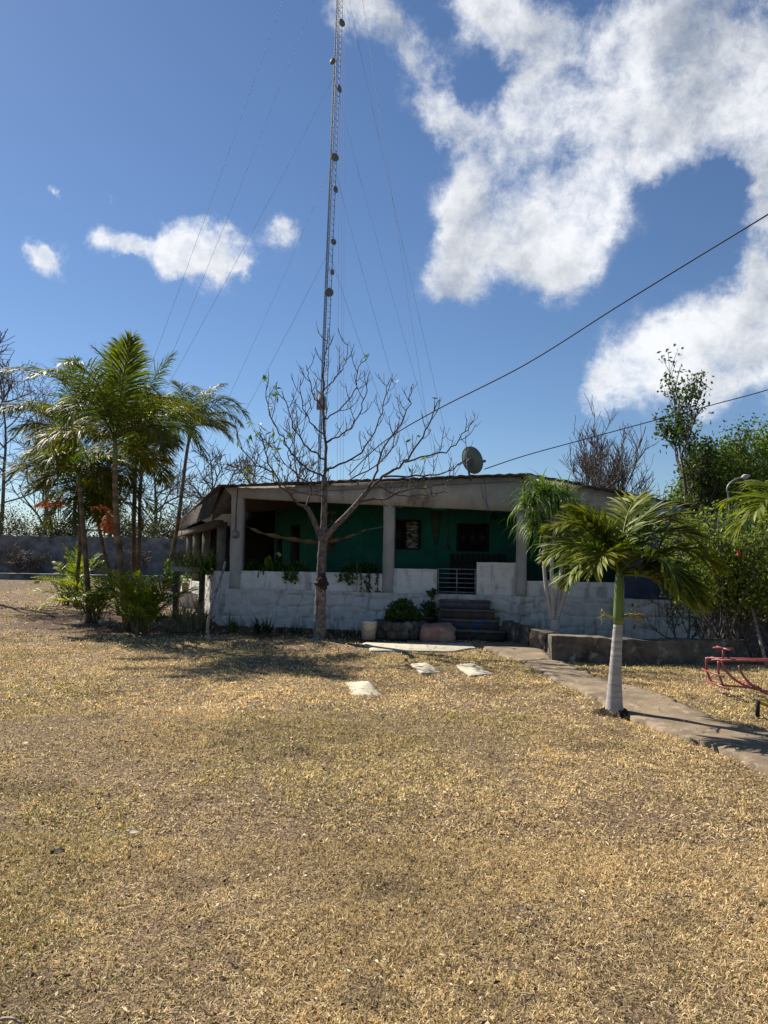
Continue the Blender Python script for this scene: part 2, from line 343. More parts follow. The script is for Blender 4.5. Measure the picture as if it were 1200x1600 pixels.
def hgt(x, y):
    wdw = np.clip((25-np.abs(x))/8, 0, 1)*np.clip((30-y)/6, 0, 1)
    return ((fbm(x*.9, y*.9, 3, 4)-.5)*.05 + (fbm(x*4, y*4, 3, 5)-.5)*.02-.012)*wdw
def bedmask(x, y):
    dx = x-A[0]; dy = y-A[1]; s = dx*U2[0]+dy*U2[1]; d = -(dx*N2[0]+dy*N2[1])
    jn = (fbm(x*1.3, y*1.3, 3, 11)-.5)*1.4
    m1 = np.clip((d+2.2+jn)*1.6, 0, 1)*np.clip((s+2.2)*1, 0, 1)*np.clip((4.0-s)*2, 0, 1)*(d < .5)
    r = np.hypot((x+5.6)/3.0, (y-16.6)/2.6)+jn*.25; m2 = np.clip((1.15-r)*3, 0, 1)
    m3 = (y > 11.7+jn*.1)*(x > 3.0)*(x < 12)*1.0
    m4 = np.clip((y-24)/6+jn, 0, 1)*.6
    return np.clip(np.maximum(np.maximum(m1, m2), np.maximum(m3, m4)), 0, 1)
xs = np.concatenate([[-600,-300,-150,-80,-50,-35], np.arange(-25, 25.01, .14), [35,50,80,150,300,600]])
ys = np.concatenate([[-300,-100,-40,-12,-5], np.arange(-2, 30.01, .14), [34,40,50,70,110,200,400,900]])
X, Y = np.meshgrid(xs, ys, indexing='ij'); Z = hgt(X, Y)
inp = pip(X, Y, pathpoly); Z = np.where(inp, Z-.05, Z)
bm_ = bedmask(X, Y)[..., None]
pt = np.clip((fbm(X*.6, Y*.6, 4, 21)-.45)*3, 0, 1)[..., None]
cc = (1-bm_)*(V(1.12,1.12,1.1)*(1-pt)+V(.92,.86,.8)*pt)+bm_*V(.55,.48,.42)
mb = MB(); m = len(ys); i = np.arange(len(xs)-1)[:, None]*m; j = np.arange(m-1)[None, :]
mb.add(np.stack([X, Y, Z], -1).reshape(-1, 3), np.stack([i+j, i+m+j, i+m+j+1, i+j+1], -1).reshape(-1, 4), cc.reshape(-1, 3))
tag(mb.build('ground', M['ground'], smooth=True), kind='structure')
# path: a worn slab with ragged edges
def resample(pl, n):
    p = smooth_path([(a, b, 0) for a, b in pl], 6)[:, :2]; d = np.concatenate([[0], np.cumsum(np.linalg.norm(np.diff(p, axis=0), axis=1))])
    t = np.linspace(0, d[-1], n); return np.stack([np.interp(t, d, p[:, 0]), np.interp(t, d, p[:, 1])], 1)
nL = 160; nW = 24; a_ = resample(pathL, nL); b_ = resample(pathR, nL)
tt = np.linspace(0, 1, nW)
jt = (fbm(np.arange(nL)*.35, np.arange(nL)*0, 4, 3)-.5)*.22
a2 = a_+(a_-b_)/np.linalg.norm(a_-b_, axis=1, keepdims=True)*jt[:, None]
b2 = b_+(b_-a_)/np.linalg.norm(a_-b_, axis=1, keepdims=True)*jt[::-1][:, None]
pp = a2[:, None, :]*(1-tt[None, :, None])+b2[:, None, :]*tt[None, :, None]
zz = .028+(fbm(pp[..., 0]*2, pp[..., 1]*2, 4, 6)-.5)*.03; zz[:, 0] = -.06; zz[:, -1] = -.06; zz[:, 1] -= .012; zz[:, -2] -= .012
pp[:, 1] = pp[:, 0]*.93+pp[:, 1]*.07; pp[:, -2] = pp[:, -1]*.93+pp[:, -2]*.07
mb = MB(); i = np.arange(nL-1)[:, None]*nW; j = np.arange(nW-1)[None, :]
mb.add(np.concatenate([pp, zz[..., None]], -1).reshape(-1, 3), np.stack([i+j, i+nW+j, i+nW+j+1, i+j+1], -1).reshape(-1, 4))
tag(mb.build('path', M['path'], smooth=True), kind='structure')
slab_labels = ['long thin pale concrete slab on the ground in front of the bucket and stone planter',
               'pale stepping slab in the sunlit lawn, nearest the viewer of the three stepping slabs',
               'pale stepping slab half in shade, the smallest, left beside the other far stepping slab',
               'pale stepping slab beside the start of the path, right of the other far stepping slab']
for q, ((nm, pl), lb) in enumerate(zip(slabs, slab_labels)):
    pk_ = np.array(pl+[pl[0]]); r_ = np.concatenate([pk_[i]+(pk_[i+1]-pk_[i])*np.linspace(0,1,14,endpoint=False)[:,None] for i in range(len(pl))]); c_ = r_.mean(0); k = len(r_)
    jr = 1+(fbm(np.arange(k)*.5, np.full(k, q*7.), 4, 40)-.5)*.22; r_ = c_+(r_-c_)*jr[:, None]
    zt = .016+.012*(q == 0)
    hz = float(hgt(np.array(c_[0]), np.array(c_[1])))
    v = [(x, y, zt+hz-.01) for x, y in r_]+[(x, y, -.06) for x, y in r_]+[(c_[0]+(x-c_[0])*.96, c_[1]+(y-c_[1])*.96, zt+hz) for x, y in r_]
    mb = MB(); mb.add(v, [[2*k+i for i in range(k)]]+[[i, (i+1) % k, 2*k+(i+1) % k, 2*k+i] for i in range(k)]+[[i, i+k, (i+1) % k+k, (i+1) % k] for i in range(k)])
    tag(mb.build(nm, M['slab'], origin=(c_[0], c_[1], 0)), lb, 'slab', 'pale slabs lying in the lawn')

# ------------------------------------------------------------------ house
H = empty('house', (A[0]+3, A[1]+2, 0), 'low white and green house with open porch, long concrete beam and rusty roof', 'house')
FL = .75                                            # porch floor height
zb = lambda s: .885+.0*s                            # top of the stone base
sE = S(1150)
# stone plinth
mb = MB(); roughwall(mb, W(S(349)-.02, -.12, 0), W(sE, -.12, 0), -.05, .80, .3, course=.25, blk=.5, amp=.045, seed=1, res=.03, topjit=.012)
mb.build('stone_base', M['white'], H)
# parapets of painted block
zp = .80
def parapet(x0, x1, ytop, seed, zc=None):
    s0 = S(x0); s1 = S(x1); z = sz((x0+x1)/2, ytop)[1]; mb = MB()
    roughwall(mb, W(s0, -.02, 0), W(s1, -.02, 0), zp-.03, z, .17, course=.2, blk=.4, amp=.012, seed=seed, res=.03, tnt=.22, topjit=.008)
    mb.build('parapet', M['block'], H); return z
zpa = parapet(377.5, 598, 894, 12); parapet(615.5, 683, 889, 13); parapet(745, 806, 879, 14); parapet(823.5, 1150, 911, 15)
def pillar(x0, x1, d0, d1, z0, z1, m='conc'):
    s0 = S(x0); s1 = S(x1); mb = MB(); n = 14; v = []
    for k in range(n+1):
        z = z0+(z1-z0)*k/n; jx = (vnoise(k*.9, x0, 3)-.5)*.012
        for (a, b) in ((s0, d0), (s1, d0), (s1, d1), (s0, d1)): v.append(W(a+jx, b+jx, z))
    f = np.array([[4*k+i, 4*k+(i+1) % 4, 4*k+4+(i+1) % 4, 4*k+4+i] for k in range(n) for i in range(4)]+[[0,3,2,1],[4*n,4*n+1,4*n+2,4*n+3]])
    mb.add(v, f); return mb.build('pillar', M[m], H)
p1 = pillar(360, 377, -.035, .22, zp-.02, sz(368, 770)[1])
pillar(598.5, 615, -.035, .22, zp-.02, sz(607, 788)[1]); pillar(806.5, 823, -.035, .22, zp-.02, sz(815, 800)[1])
# long beam deepening towards the gable peak, then falling to the right
bt = [sz(352,762), sz(480,758), sz(620,751), sz(815,744)]; bb = [sz(366,777.5), sz(480,784), sz(620,790), sz(823,800)]
mb = MB(); fprism(mb, [bb[0], bb[1], bb[2], bb[3], bt[3], bt[2], bt[1], bt[0]], -.06, .24)
mb.build('beam', M['conc'], H)
# gable wall right of the peak; it is the blue annex at its far end
pk = sz(818, 744)
mb = MB(); fprism(mb, [sz(823.5,800), sz(975,806), sz(975,768), (pk[0], pk[1]-.02)], -.055, .2)
mb.build('gable_wall', M['conc'], H)
mb = MB(); fprism(mb, [(S(975),zp), (sE,zp), sz(1150,806), sz(975,768)], -.025, .2); 
mb.build('blue_wall', M['blue'], H)
# beam shadow line trim
mb = MB(); fprism(mb, [bb[0], bb[3], (bb[3][0], bb[3][1]+.05), (bb[0][0], bb[0][1]+.05)], -.075, -.0605)
# roof: left field falls to the left, right field falls to the right
def rl_edge_front(px, py): s, z = sz(px, py, -.3); return np.array(W(s, -.3, z))
FLp = rl_edge_front(341, 757.5); FPk = rl_edge_front(822, 739); FR = rl_edge_front(1134, 799)
BL = np.array(P(283, 810, 27)); BL[2] = 2.83
BPk = FPk+np.array([.158*10+.3, 9.9, .0]); BR = FR+np.array([2.2, 9.9, -.05])
def roofz(x, y):   # height of the left field over a plan point (bilinear inverse by search)
    best = None
    for a in np.linspace(0, 1, 41):
        e0 = FLp*(1-a)+FPk*a; e1 = BL*(1-a)+BPk*a
        for b in np.linspace(0, 1, 41):
            p = e0*(1-b)+e1*b; d = (p[0]-x)**2+(p[1]-y)**2
            if best is None or d < best[0]: best = (d, p[2])
    return best[1]
def sheet(mb, c00, c10, c11, c01, nu, nv, wave, amp, axis='v', th=.02):
    Uu, Vv = np.meshgrid(np.linspace(0, 1, nu+1), np.linspace(0, 1, nv+1), indexing='ij')
    Pn = (c00[None, None]*((1-Uu)*(1-Vv))[..., None]+c10*(Uu*(1-Vv))[..., None]+c11*(Uu*Vv)[..., None]+c01*((1-Uu)*Vv)[..., None])
    Ln = np.linalg.norm(c01-c00) if axis == 'v' else np.linalg.norm(c10-c00)
    q = (Vv if axis == 'v' else Uu)*Ln/wave
    Pn[..., 2] += amp*np.sin(q*2*math.pi)+(vnoise(Uu*9, Vv*14, 8)-.5)*.03
    m = nv+1; i = np.arange(nu)[:, None]*m; j = np.arange(nv)[None, :]; f = np.stack([i+j, i+m+j, i+m+j+1, i+j+1], -1).reshape(-1, 4)
    top = Pn.reshape(-1, 3); bot = top-np.array([0, 0, th]); n = len(top)
    ed = [(i_*m, (i_+1)*m) for i_ in range(nu)]+[(i_*m+nv, (i_+1)*m+nv) for i_ in range(nu)]+[(j_, j_+1) for j_ in range(nv)]+[(nu*m+j_, nu*m+j_+1) for j_ in range(nv)]
    mb.add(np.concatenate([top, bot]), np.concatenate([f, f[:, ::-1]+n, np.array([[a, b, b+n, a+n] for a, b in ed])]))
mb = MB(); sheet(mb, FLp, FPk, BPk, BL, 60, 24, .25, .012, 'u', .035)
sheet(mb, FPk+V(.01,0,.004), FR, BR, BPk+V(.01,0,.004), 40, 10, .25, .012, 'u', .035)
mb.build('roof', M['roof'], H)
E1 = np.array(P(329, 805, 16.3)); E2 = np.array(P(279, 827, 25.5))
mb = MB(); sheet(mb, E1, FLp+V(.0,.25,-.02), BL+V(0,0,-.02), E2, 3, 300, .21, .035, 'v', .03)
mb.build('side_roof', M['tile'], H)
# infill between front corner and the low side eave
q0 = np.array(W(S(361)-.02, .05, 0)); zf = p1 and sz(361, 772)[1]
e1 = E1.copy()
mb = MB(); mb.add([(q0[0], q0[1], zf-.28), (q0[0], q0[1], zf), (FLp[0]+.1, FLp[1]+.2, FLp[2]-.06), (e1[0]+.03, e1[1], e1[2]-.02), (e1[0]+.03, e1[1], e1[2]-.12)]+
                  [(q0[0], q0[1]+.06, zf-.28), (q0[0], q0[1]+.06, zf), (FLp[0]+.1, FLp[1]+.26, FLp[2]-.06), (e1[0]+.03, e1[1]+.06, e1[2]-.02), (e1[0]+.03, e1[1]+.06, e1[2]-.12)],
                  [[0,1,2,3,4],[9,8,7,6,5],[0,4,9,5],[0,5,6,1],[3,2,7,8],[4,3,8,9]])
mb.build('eave_board', M['wood'], H)
# side: low sunlit wall, columns and beam
SD = V(-7.3+3.55, 26-16.1)
def side(q, o=0.0): p = A+SD*q; nn = nz(V(-SD[1], SD[0])); p = p+nn*o; return p     # o>0: outwards (left)
def side_q(px):
    r0 = ray(px, 860); k = r0.x/r0.y; return (A[0]-k*A[1])/(k*SD[1]-SD[0])
sa = side(.0, .0); sbp = side(side_q(313), .0)
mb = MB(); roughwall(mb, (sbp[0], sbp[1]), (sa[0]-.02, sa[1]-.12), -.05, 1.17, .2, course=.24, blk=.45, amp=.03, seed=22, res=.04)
mb.build('side_wall', M['white'], H)
mb = MB(); sc_ = side(.95); 
roughwall(mb, (sc_[0], sc_[1]), (sbp[0], sbp[1]), -.05, .72, .2, course=.24, blk=.45, amp=.02, seed=23, res=.06)
mb.build('side_base', M['white'], H)
for px, wd in ((337.5, .20), (315.5, .22), (301, .22), (291, .22)):
    q = side_q(px); p = side(q, -.13); mb = MB(); ze = E1[2]+(E2[2]-E1[2])*min(q, 1)-.1
    box(mb, p[0]-wd/2, p[0]+wd/2, p[1]-wd/2, p[1]+wd/2, .4, ze); mb.build('side_column', M['shadeconc'], H)
pa = side(side_q(341)); pb = side(.99); mb = MB(); zz0 = E1[2]-.14; zz1 = E2[2]-.14
hexa(mb, [(pa[0]-.12,pa[1],zz0-.1),(pa[0]+.1,pa[1],zz0-.1),(pb[0]+.1,pb[1],zz1-.1),(pb[0]-.12,pb[1],zz1-.1),(pa[0]-.12,pa[1],zz0+.06),(pa[0]+.1,pa[1],zz0+.06),(pb[0]+.1,pb[1],zz1+.06),(pb[0]-.12,pb[1],zz1+.06)])
mb.build('side_beam', M['wood'], H)
# porch floor, green back walls
mb = MB(); s8 = S(1150)
fbox(mb, .35, s8, .16, 9.5, .3, FL); mb.build('porch_floor', M['floor'], H)
DB = 2.5
def wallpoly(pa, pb, z0, z1a, z1b, th=.12, m='green', name='back_wall'):
    pa = V(*pa[:2]); pb = V(*pb[:2]); u = nz(pb-pa); n = V(u[1], -u[0])*-th; mb = MB()
    hexa(mb, [(*pa, z0), (*pb, z0), (*(pb+n), z0), (*(pa+n), z0), (*pa, z1a), (*pb, z1b), (*(pb+n), z1b), (*(pa+n), z1a)])
    return mb.build(name, M[m], H)
w1a = W(S(566, DB), DB, 0); w1b = W(S(975, DB), DB, 0)
z1a = roofz(*w1a[:2])-.06; zpk = FPk[2]-.08
wm_ = W(S(840, DB), DB, 0); zm = min(roofz(*wm_[:2])-.05, zpk)
wallpoly(w1a, wm_, FL-.02, z1a, zm)
wallpoly(wm_, W(S(1075, DB), DB, 0), FL-.02, zm, sz(1075, 800, DB)[1])
w2b = np.array(P(428, 870, 23.5)); z2b = roofz(w2b[0], w2b[1])-.08
wallpoly((w2b[0], w2b[1]), w1a, FL-.02, z2b+.3, z1a+.05)
w3b = np.array(P(291, 870, 25.2))
wallpoly((w3b[0], w3b[1]), (w2b[0]-.0, w2b[1]), .0, 2.75, z2b+.3, m='shadewall')  # end wall coloured dark to hold the shade inside the porch
wallpoly(W(s8-.2, 9.4, 0), W(s8-.2, .21, 0), 0, 2.3, 2.45, m='blue', name='end_wall')
# windows on the back wall
def fr(px, py, d): s, z = sz(px, py, d); return s, z
def window(x0, x1, y0, y1, panes):
    d = DB-.03; s0, zt = fr(x0, y0, d); s1, _ = fr(x1, y0, d); zb_ = fr(x0, y1, d)[1]
    f = MB(); t = .035
    fbox(f, s0, s1, d-.03, d+.028, zt-t, zt); fbox(f, s0, s1, d-.03, d+.028, zb_, zb_+t)
    fbox(f, s0, s0+t, d-.03, d+.028, zb_+t, zt-t); fbox(f, s1-t, s1, d-.03, d+.028, zb_+t, zt-t)
    n = len(panes)
    xsn = [s0+t+(s1-s0-2*t)*v for v in np.cumsum([0]+[p[0] for p in panes])]
    for k in range(1, n): fbox(f, xsn[k]-t/2, xsn[k]+t/2, d-.028, d+.026, zb_+t, zt-t)
    fo = f.build('window', M['darkwood'], H)
    for k, (wd, kind) in enumerate(panes):
        p = MB(); a = xsn[k]+t/2; b = xsn[k+1]-t/2
        if kind == 'dark': fbox(p, a, b, d+.0, d+.01, zb_+t, zt-t); p.build('pane', M['glass'], fo)
        else:
            nl = 9; hh = (zt-zb_-2*t)/nl
            for i in range(nl):
                z = zb_+t+hh*i
                hexa(p, [W(a,d-.02,z),W(b,d-.02,z),W(b,d-.016,z),W(a,d-.016,z),W(a,d+.015,z+hh*.93),W(b,d+.015,z+hh*.93),W(b,d+.019,z+hh*.93),W(a,d+.019,z+hh*.93)])
            p.build('louvre_pane', M['louvre'], fo)
window(606, 657, 812, 858, [(.55, 'dark'), (.45, 'l')])
window(714, 764, 818, 861, [(.33, 'dark'), (.34, 'dark'), (.33, 'dark')])
mb = MB(); pz = [fr(*q, DB-.006) for q in ((672,798),(690,799),(688,822),(683,852),(678,850),(674,826))]; fprism(mb, pz[::-1], DB-.008, DB-.001); mb.build('bare_plaster', M['plaster'], H)
mb = MB(); pz = [np.array(W(*(lambda q: (q[0], DB-.02, q[1]))(fr(x, y, DB-.02)))) for x, y in ((699,802),(700,830),(699,853),(703,862))]; tube(mb, smooth_path(pz), .012, 5); box(mb, pz[2][0]-.05, pz[2][0]+.05, pz[2][1]-.05, pz[2][1]+.01, pz[2][2]-.07, pz[2][2]+.03); mb.build('wall_conduit', M['wood'], H)
# doorways on the receding wall
def on_seg(px, pa, pb):
    k = ray(px, 870); k = k.x/k.y; d = V(*pb[:2])-V(*pa[:2]); t = (pa[0]-k*pa[1])/(k*d[1]-d[0]); return V(*pa[:2])+d*t
def door(px0, px1, ztop, nm='door'):
    a = on_seg(px0, w2b, w1a); b = on_seg(px1, w2b, w1a); u = nz(b-a); n = V(u[1], -u[0])*.04; mb = MB()
    hexa(mb, [(*(a+n), FL), (*(b+n), FL), (*b, FL), (*a, FL), (*(a+n), ztop), (*(b+n), ztop), (*b, ztop), (*a, ztop)])
    mb.build(nm, M['darkwood'], H)
door(455, 467, 2.45); 
a = on_seg(430, w2b, w1a)
door(433, 440, 2.2); 
# gate: six rails, three uprights
g = MB(); s0 = S(683.5); s1 = S(744.5); zt = sz(700, 889)[1]; zbt = sz(700, 925)[1]
for k in range(6):
    z = zbt+(zt-zbt)*k/5; tube(g, [W(s0, .05, z), W(s1, .05, z)], .011, 6)
for s_ in (s0+.02, S(714), s1-.02): tube(g, [W(s_, .045, zbt-.08), W(s_, .045, zt+.01)], .014, 6)
g.build('gate', M['metal'], H)
# steps
st = MB(); hts = .70/4
xl = [688, 691, 697, 713]; 
for k in range(4):
    dep = .30*(4-k)-.02; z1 = hts*(k+1); 
    a = S(716-4*k if k else 716)-.35+.0*k; b = S(757+0)+.28*(3-k)*.35+.12
    a = S(690)+.05*(3-k); 
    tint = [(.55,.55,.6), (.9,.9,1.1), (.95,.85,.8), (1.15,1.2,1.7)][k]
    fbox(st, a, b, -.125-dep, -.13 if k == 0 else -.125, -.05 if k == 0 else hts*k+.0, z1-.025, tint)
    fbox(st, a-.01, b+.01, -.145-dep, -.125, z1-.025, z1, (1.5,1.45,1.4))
st.build('steps', M['stepb'], H)
# round electricity meter on the corner pillar
mb = MB(); s_, z_ = sz(369.5, 835); 
c = np.array(W(s_, -.042, z_)); nn = np.array([N2[0], N2[1], 0])
tube(mb, [c-nn*.0, c+nn*.04], [.095,.095], 20); tube(mb, [c+nn*.04, c+nn*.09], [.07,.066], 20)
mo = mb.build('electric_meter', M['metal'], H)
mb = MB(); tube(mb, [c+nn*.02+V(0,0,.09), c+nn*.03+V(0,0,.5), c+nn*.02+V(.02,0,1.0)], .012, 6); mb.build('conduit', M['wood'], H)
# old stains of bare plaster on the green wall
# pipe end by the gable peak
mb = MB(); s_, z_ = sz(825, 745, -.1); c = np.array(W(s_, -.1, z_)); tube(mb, [c+V(-.12,0,.04), c+V(.1,-.25,-.05)], .04, 10); mb.build('drain_pipe', M['bucket'], H)
# porch lamp
mb = MB(); c = np.array(W(*(lambda q: (q[0], 1.2, q[1]))(sz(772, 806, 1.2)))); lathe(mb, [(.02,c[2]+.1),(.03,c[2]+.03),(.08,c[2]+.02),(.085,c[2]-.05),(.03,c[2]-.09),(.001,c[2]-.09)], c[0], c[1], 12)
tube(mb, [c+V(0,0,.09), c+V(0,0,.5)], .008, 5)
mb.build('porch_lamp', M['black'], H)
# loose wires along the beam
mb = MB()
for pts in ([(751,753),(755,775),(768,800)], [(757,748),(760,775),(762,800)]):
    tube(mb, smooth_path([W(sz(x, y, -.08)[0], -.08, sz(x, y, -.08)[1]) for x, y in pts]), .006, 4)
tube(mb, smooth_path([W(sz(x, y, -.1)[0], -.1, sz(x, y, -.1)[1]) for x, y in [(455,770),(560,764),(700,757),(815,752)]]), .007, 4)
mb.build('loose_wire', M['wire'], H)

# scalloped dark railing standing on the porch
mb = MB(); d = 1.3; s0, _ = sz(703, 870, d); s1, _ = sz(792, 870, d); zt = sz(740, 868, d)[1]; nb = 11
for k in range(nb):
    a = s0+(s1-s0)*k/nb; b = a+(s1-s0)/nb*.88; zr = zt-(0 if k < 9 else .0)
    arc = [(a+(b-a)*(.5-.5*math.cos(math.pi*t)), zr+.045*math.sin(math.pi*t)) for t in np.linspace(0, 1, 8)]
    fprism(mb, [(a, FL), (b, FL)]+arc[::-1], d, d+.025)
fbox(mb, s0, s1, d+.027, d+.06, FL+.12, FL+.18); fbox(mb, s0, s1, d+.027, d+.06, zt-.2, zt-.14)
tag(mb.build('wooden_screen', M['darkwood'], origin=W(s0, d, FL)), 'dark low board screen with a scalloped top standing on the porch behind the gate', 'screen')
# hammock slung between corner pillar and middle pillar
c0 = np.array(W(*(lambda q: (q[0], .25, q[1]))(sz(377, 817, .25)))); mb = MB()
hp = smooth_path([c0]+[np.array(W(sz(x, y, 1.0)[0], dd, sz(x, y, dd)[1])) for x, y, dd in [(420,831,.5),(465,841,.8),(500,845,.9),(535,841,.8),(577,828,.5)]], 8)
hp2 = np.array([p for p in hp]); n = len(hp2); wv = .14*np.sin(np.linspace(0.05, math.pi-.05, n))**.7
rows = []
for k in range(7):
    a = (k/6-.5)*2; rows.append(hp2+np.stack([wv*a*.1, -wv*a*1.2, -(1-a*a)*wv*.55+.02*np.sin(np.arange(n)*1.3+k)], 1))
v = np.stack(rows, 1).reshape(-1, 3); i = np.arange(n-1)[:, None]*7; j = np.arange(6)[None, :]
mb.add(v, np.stack([i+j, i+7+j, i+8+j, i+j+1], -1).reshape(-1, 4))
ho = empty('hammock', tuple(c0), 'faded yellow hammock slung low across the left bay of the porch', 'hammock')
mb.build('hammock_cloth', M['cloth'], ho, smooth=True)
mb = MB(); tube(mb, smooth_path([hp2[-1], np.array(W(S(590), .3, sz(590, 823)[1])), np.array(W(S(601), .22, sz(601, 820)[1]))]), .012, 5)
mb.build('rope', M['wire'], ho)
# round woven ornament with tassel on green wall
mb = MB(); cx, cz = sz(519, 815, 2.6); pa = on_seg(519, w2b, w1a); cz = 1.6+(865.5-815)/1130*pa[1]
an = np.linspace(0, 2*math.pi, 25); c = V(pa[0]-.02, pa[1]-.1, cz)
tube(mb, [c+V(.22*math.cos(t), -.02, .26*math.sin(t)) for t in an], .03, 6, (.5,.4,.3))
for t in an[:-1:3]: tube(mb, [c, c+V(.22*math.cos(t), -.02, .26*math.sin(t))], .009, 4, (.5,.4,.3))
pass; WO = empty('wall_ornament', tuple(c), 'round woven ornament with a reddish tassel hanging on the green porch wall', 'ornament'); mb.build('ring', M['flower'], WO); mb = MB(); tube(mb, [c+V(0,0,-.26), c+V(.01,0,-.6)], [.02,.07], 6, (.6,.2,.2)); leaves(mb, c+V(0,-.03,-.65)+rng.normal(size=(60,3))*V(.1,.02,.1), .1, .02, rng, [(.5,.12,.14),(.25,.1,.1)])
mb.build('tassel', M['flower'], WO)

# satellite dish on the roof
dc = P(738, 719, 14.6); rd = .255
DS = empty('satellite_dish', (dc.x, dc.y, dc.z-.45), 'grey oval satellite dish seen from behind on the roof edge above the porch', 'satellite dish')
ax = nz(V(.62, .62, .35)); uu = nz(np.cross(ax, V(0,0,1))); vv = np.cross(uu, ax); mb = MB(); K = 28; rings = []
c = np.array(dc)
for r_ in np.linspace(0.02, 1, 8): rings.append([c+ax*(.09*(r_*r_)-.09)+rd*r_*(uu*math.cos(t)+vv*1.12*math.sin(t)) for t in np.linspace(0, 2*math.pi, K, endpoint=False)])
v = np.array(rings).reshape(-1, 3); i = np.arange(7)[:, None]*K; j = np.arange(K)[None, :]; f = np.stack([i+j, i+(j+1) % K, i+K+(j+1) % K, i+K+j], -1).reshape(-1, 4)
mb.add(v, f, (.62,.85,.85)); mb.add(v+ax*.008, f[:, ::-1], (.62,.85,.85)); tube(mb, list(rings[-1])+[rings[-1][0]], .008, 5, (.5,.6,.6)); mb.build('reflector', M['dish'], DS, smooth=True)
mb = MB(); b0 = c-ax*.09; tube(mb, [b0, b0-ax*.08+V(0,0,-.05), V(dc.x-.03, dc.y, dc.z-.42)], .022, 8); box(mb, b0[0]-.06, b0[0]+.06, b0[1]-.06, b0[1]+.06, b0[2]-.06, b0[2]+.05); mb.build('mount', M['mast'], DS)
mb = MB(); tube(mb, [c+vv*-.25+ax*.0, c+ax*.34+vv*-.12], .01, 5); tube(mb, [c+ax*.32+vv*-.12, c+ax*.40+vv*-.13], .03, 8); mb.build('receiver_arm', M['mast'], DS)

# ------------------------------------------------------------------ garden things by the steps
bk = G(576, 1001); mb = MB(); BU = empty('bucket', (bk.x, bk.y, 0.0), 'white plastic bucket standing at the left end of the long pale slab', 'bucket')
lathe(mb, [(.001,.03),(.125,.03),(.15,.33),(.155,.335),(.157,.36),(.15,.362),(.146,.34),(.122,.06),(.001,.055)], bk.x, bk.y, 28); mb.build('body', M['bucket'], BU, smooth=True)
mb = MB(); tube(mb, [(bk.x+.158*math.cos(t), bk.y+.158*math.sin(t)-.01, .30-.13*math.sin(-t)*1.0) for t in np.linspace(-math.pi, 0, 14)], .004, 5); mb.build('handle', M['metal'], BU)
def rock(mb, c, r, seed=0, n=12, sq=3.0, c_=(1,1,1)):
    a = np.linspace(0, math.pi, n+1); b = np.linspace(0, 2*math.pi, 2*n, endpoint=False); Aa, Bb = np.meshgrid(a, b, indexing='ij')
    d = np.stack([np.sin(Aa)*np.cos(Bb), np.sin(Aa)*np.sin(Bb), np.cos(Aa)], -1)
    k = (np.abs(d)**sq).sum(-1)**(-1/sq); nse = 1+(fbm(d[..., 0]*2.3+seed+9, d[..., 1]*2.3+d[..., 2]*1.9+30, 4, seed)-.5)*.5
    v = d*(k*nse)[..., None]*np.array(r)+np.array(c)
    m = 2*n; i = np.arange(n)[:, None]*m; j = np.arange(m)[None, :]
    mb.add(v.reshape(-1, 3), np.stack([i+j, i+m+j, i+m+(j+1) % m, i+(j+1) % m], -1).reshape(-1, 4), c_)
rs = G(686, 1004); mb = MB(); rock(mb, (rs.x, rs.y+.15, .15), (.31, .24, .19), 3, 16, 5.0)
tag(mb.build('stone_block', M['redstone'], origin=(rs.x, rs.y+.15, 0)), 'large reddish stone block lying left of the steps', 'stone')
# ring planter of dark stones
pl = G(625, 1000); PLN = empty('stone_planter', (pl.x, pl.y+.4, 0), 'low dark stone planter between the bucket and the reddish stone block', 'planter'); k = 0
for lay in range(2):
    for q in range(13):
        t = 2*math.pi*(q+.5*lay)/13; mb = MB()
        rock(mb, (pl.x+.0+.42*math.cos(t), pl.y+.4+.38*math.sin(t), .09+lay*.15), (.125,.10,.095), q+20*lay, 7, 3.5)
        mb.build('stone', M['stone'], PLN)
mb = MB(); lathe(mb, [(.4,.0),(.37,.24),(.001,.27)], pl.x, pl.y+.4, 20); mb.build('soil', M['ground'], PLN)
def gauss_in(c, r, n, rg, shell=.6):
    d = rg.normal(size=(n, 3)); d /= np.linalg.norm(d, axis=1, keepdims=True); k = rg.uniform(0, 1, (n, 1))**(.33) ; k = shell+(1-shell)*k
    return np.array(c)+d*k*np.array(r)
# clipped round bush
bc = P(629, 958, pl.y+.4); BU2 = empty('round_bush', (pl.x+.0, pl.y+.4, .25), 'clipped round dark green bush growing in the stone planter', 'bush')
mb = MB(); 
for (dx, dz, r_) in ((-.08,.0,.24),(.16,-.05,.19),(.02,.08,.2),(-.2,-.06,.13),(.24,-.12,.11)):
    leaves(mb, gauss_in((bc.x+dx, bc.y, bc.z+dz), (r_,r_,r_), 900, rng, .7), .055, .017, rng, [(.8,1,.8),(.6,.8,.6),(1.3,1.5,.8)])
leaves(mb, gauss_in((bc.x+.3, bc.y-.1, bc.z-.28), (.1,.1,.1), 200, rng, .3), .06, .018, rng, [(1.8,1.9,.8)])
mb.build('foliage', M['leaf'], BU2)
mb = MB()
for q in range(6): tube(mb, smooth_path([(pl.x+rng.normal()*.04, pl.y+.4, .2), (bc.x+rng.normal()*.1, bc.y, .5), (bc.x+rng.normal()*.16, bc.y+rng.normal()*.1, bc.z+.1)], 3), [.02,.008], 5)
mb.build('stem', M['twig'], BU2)

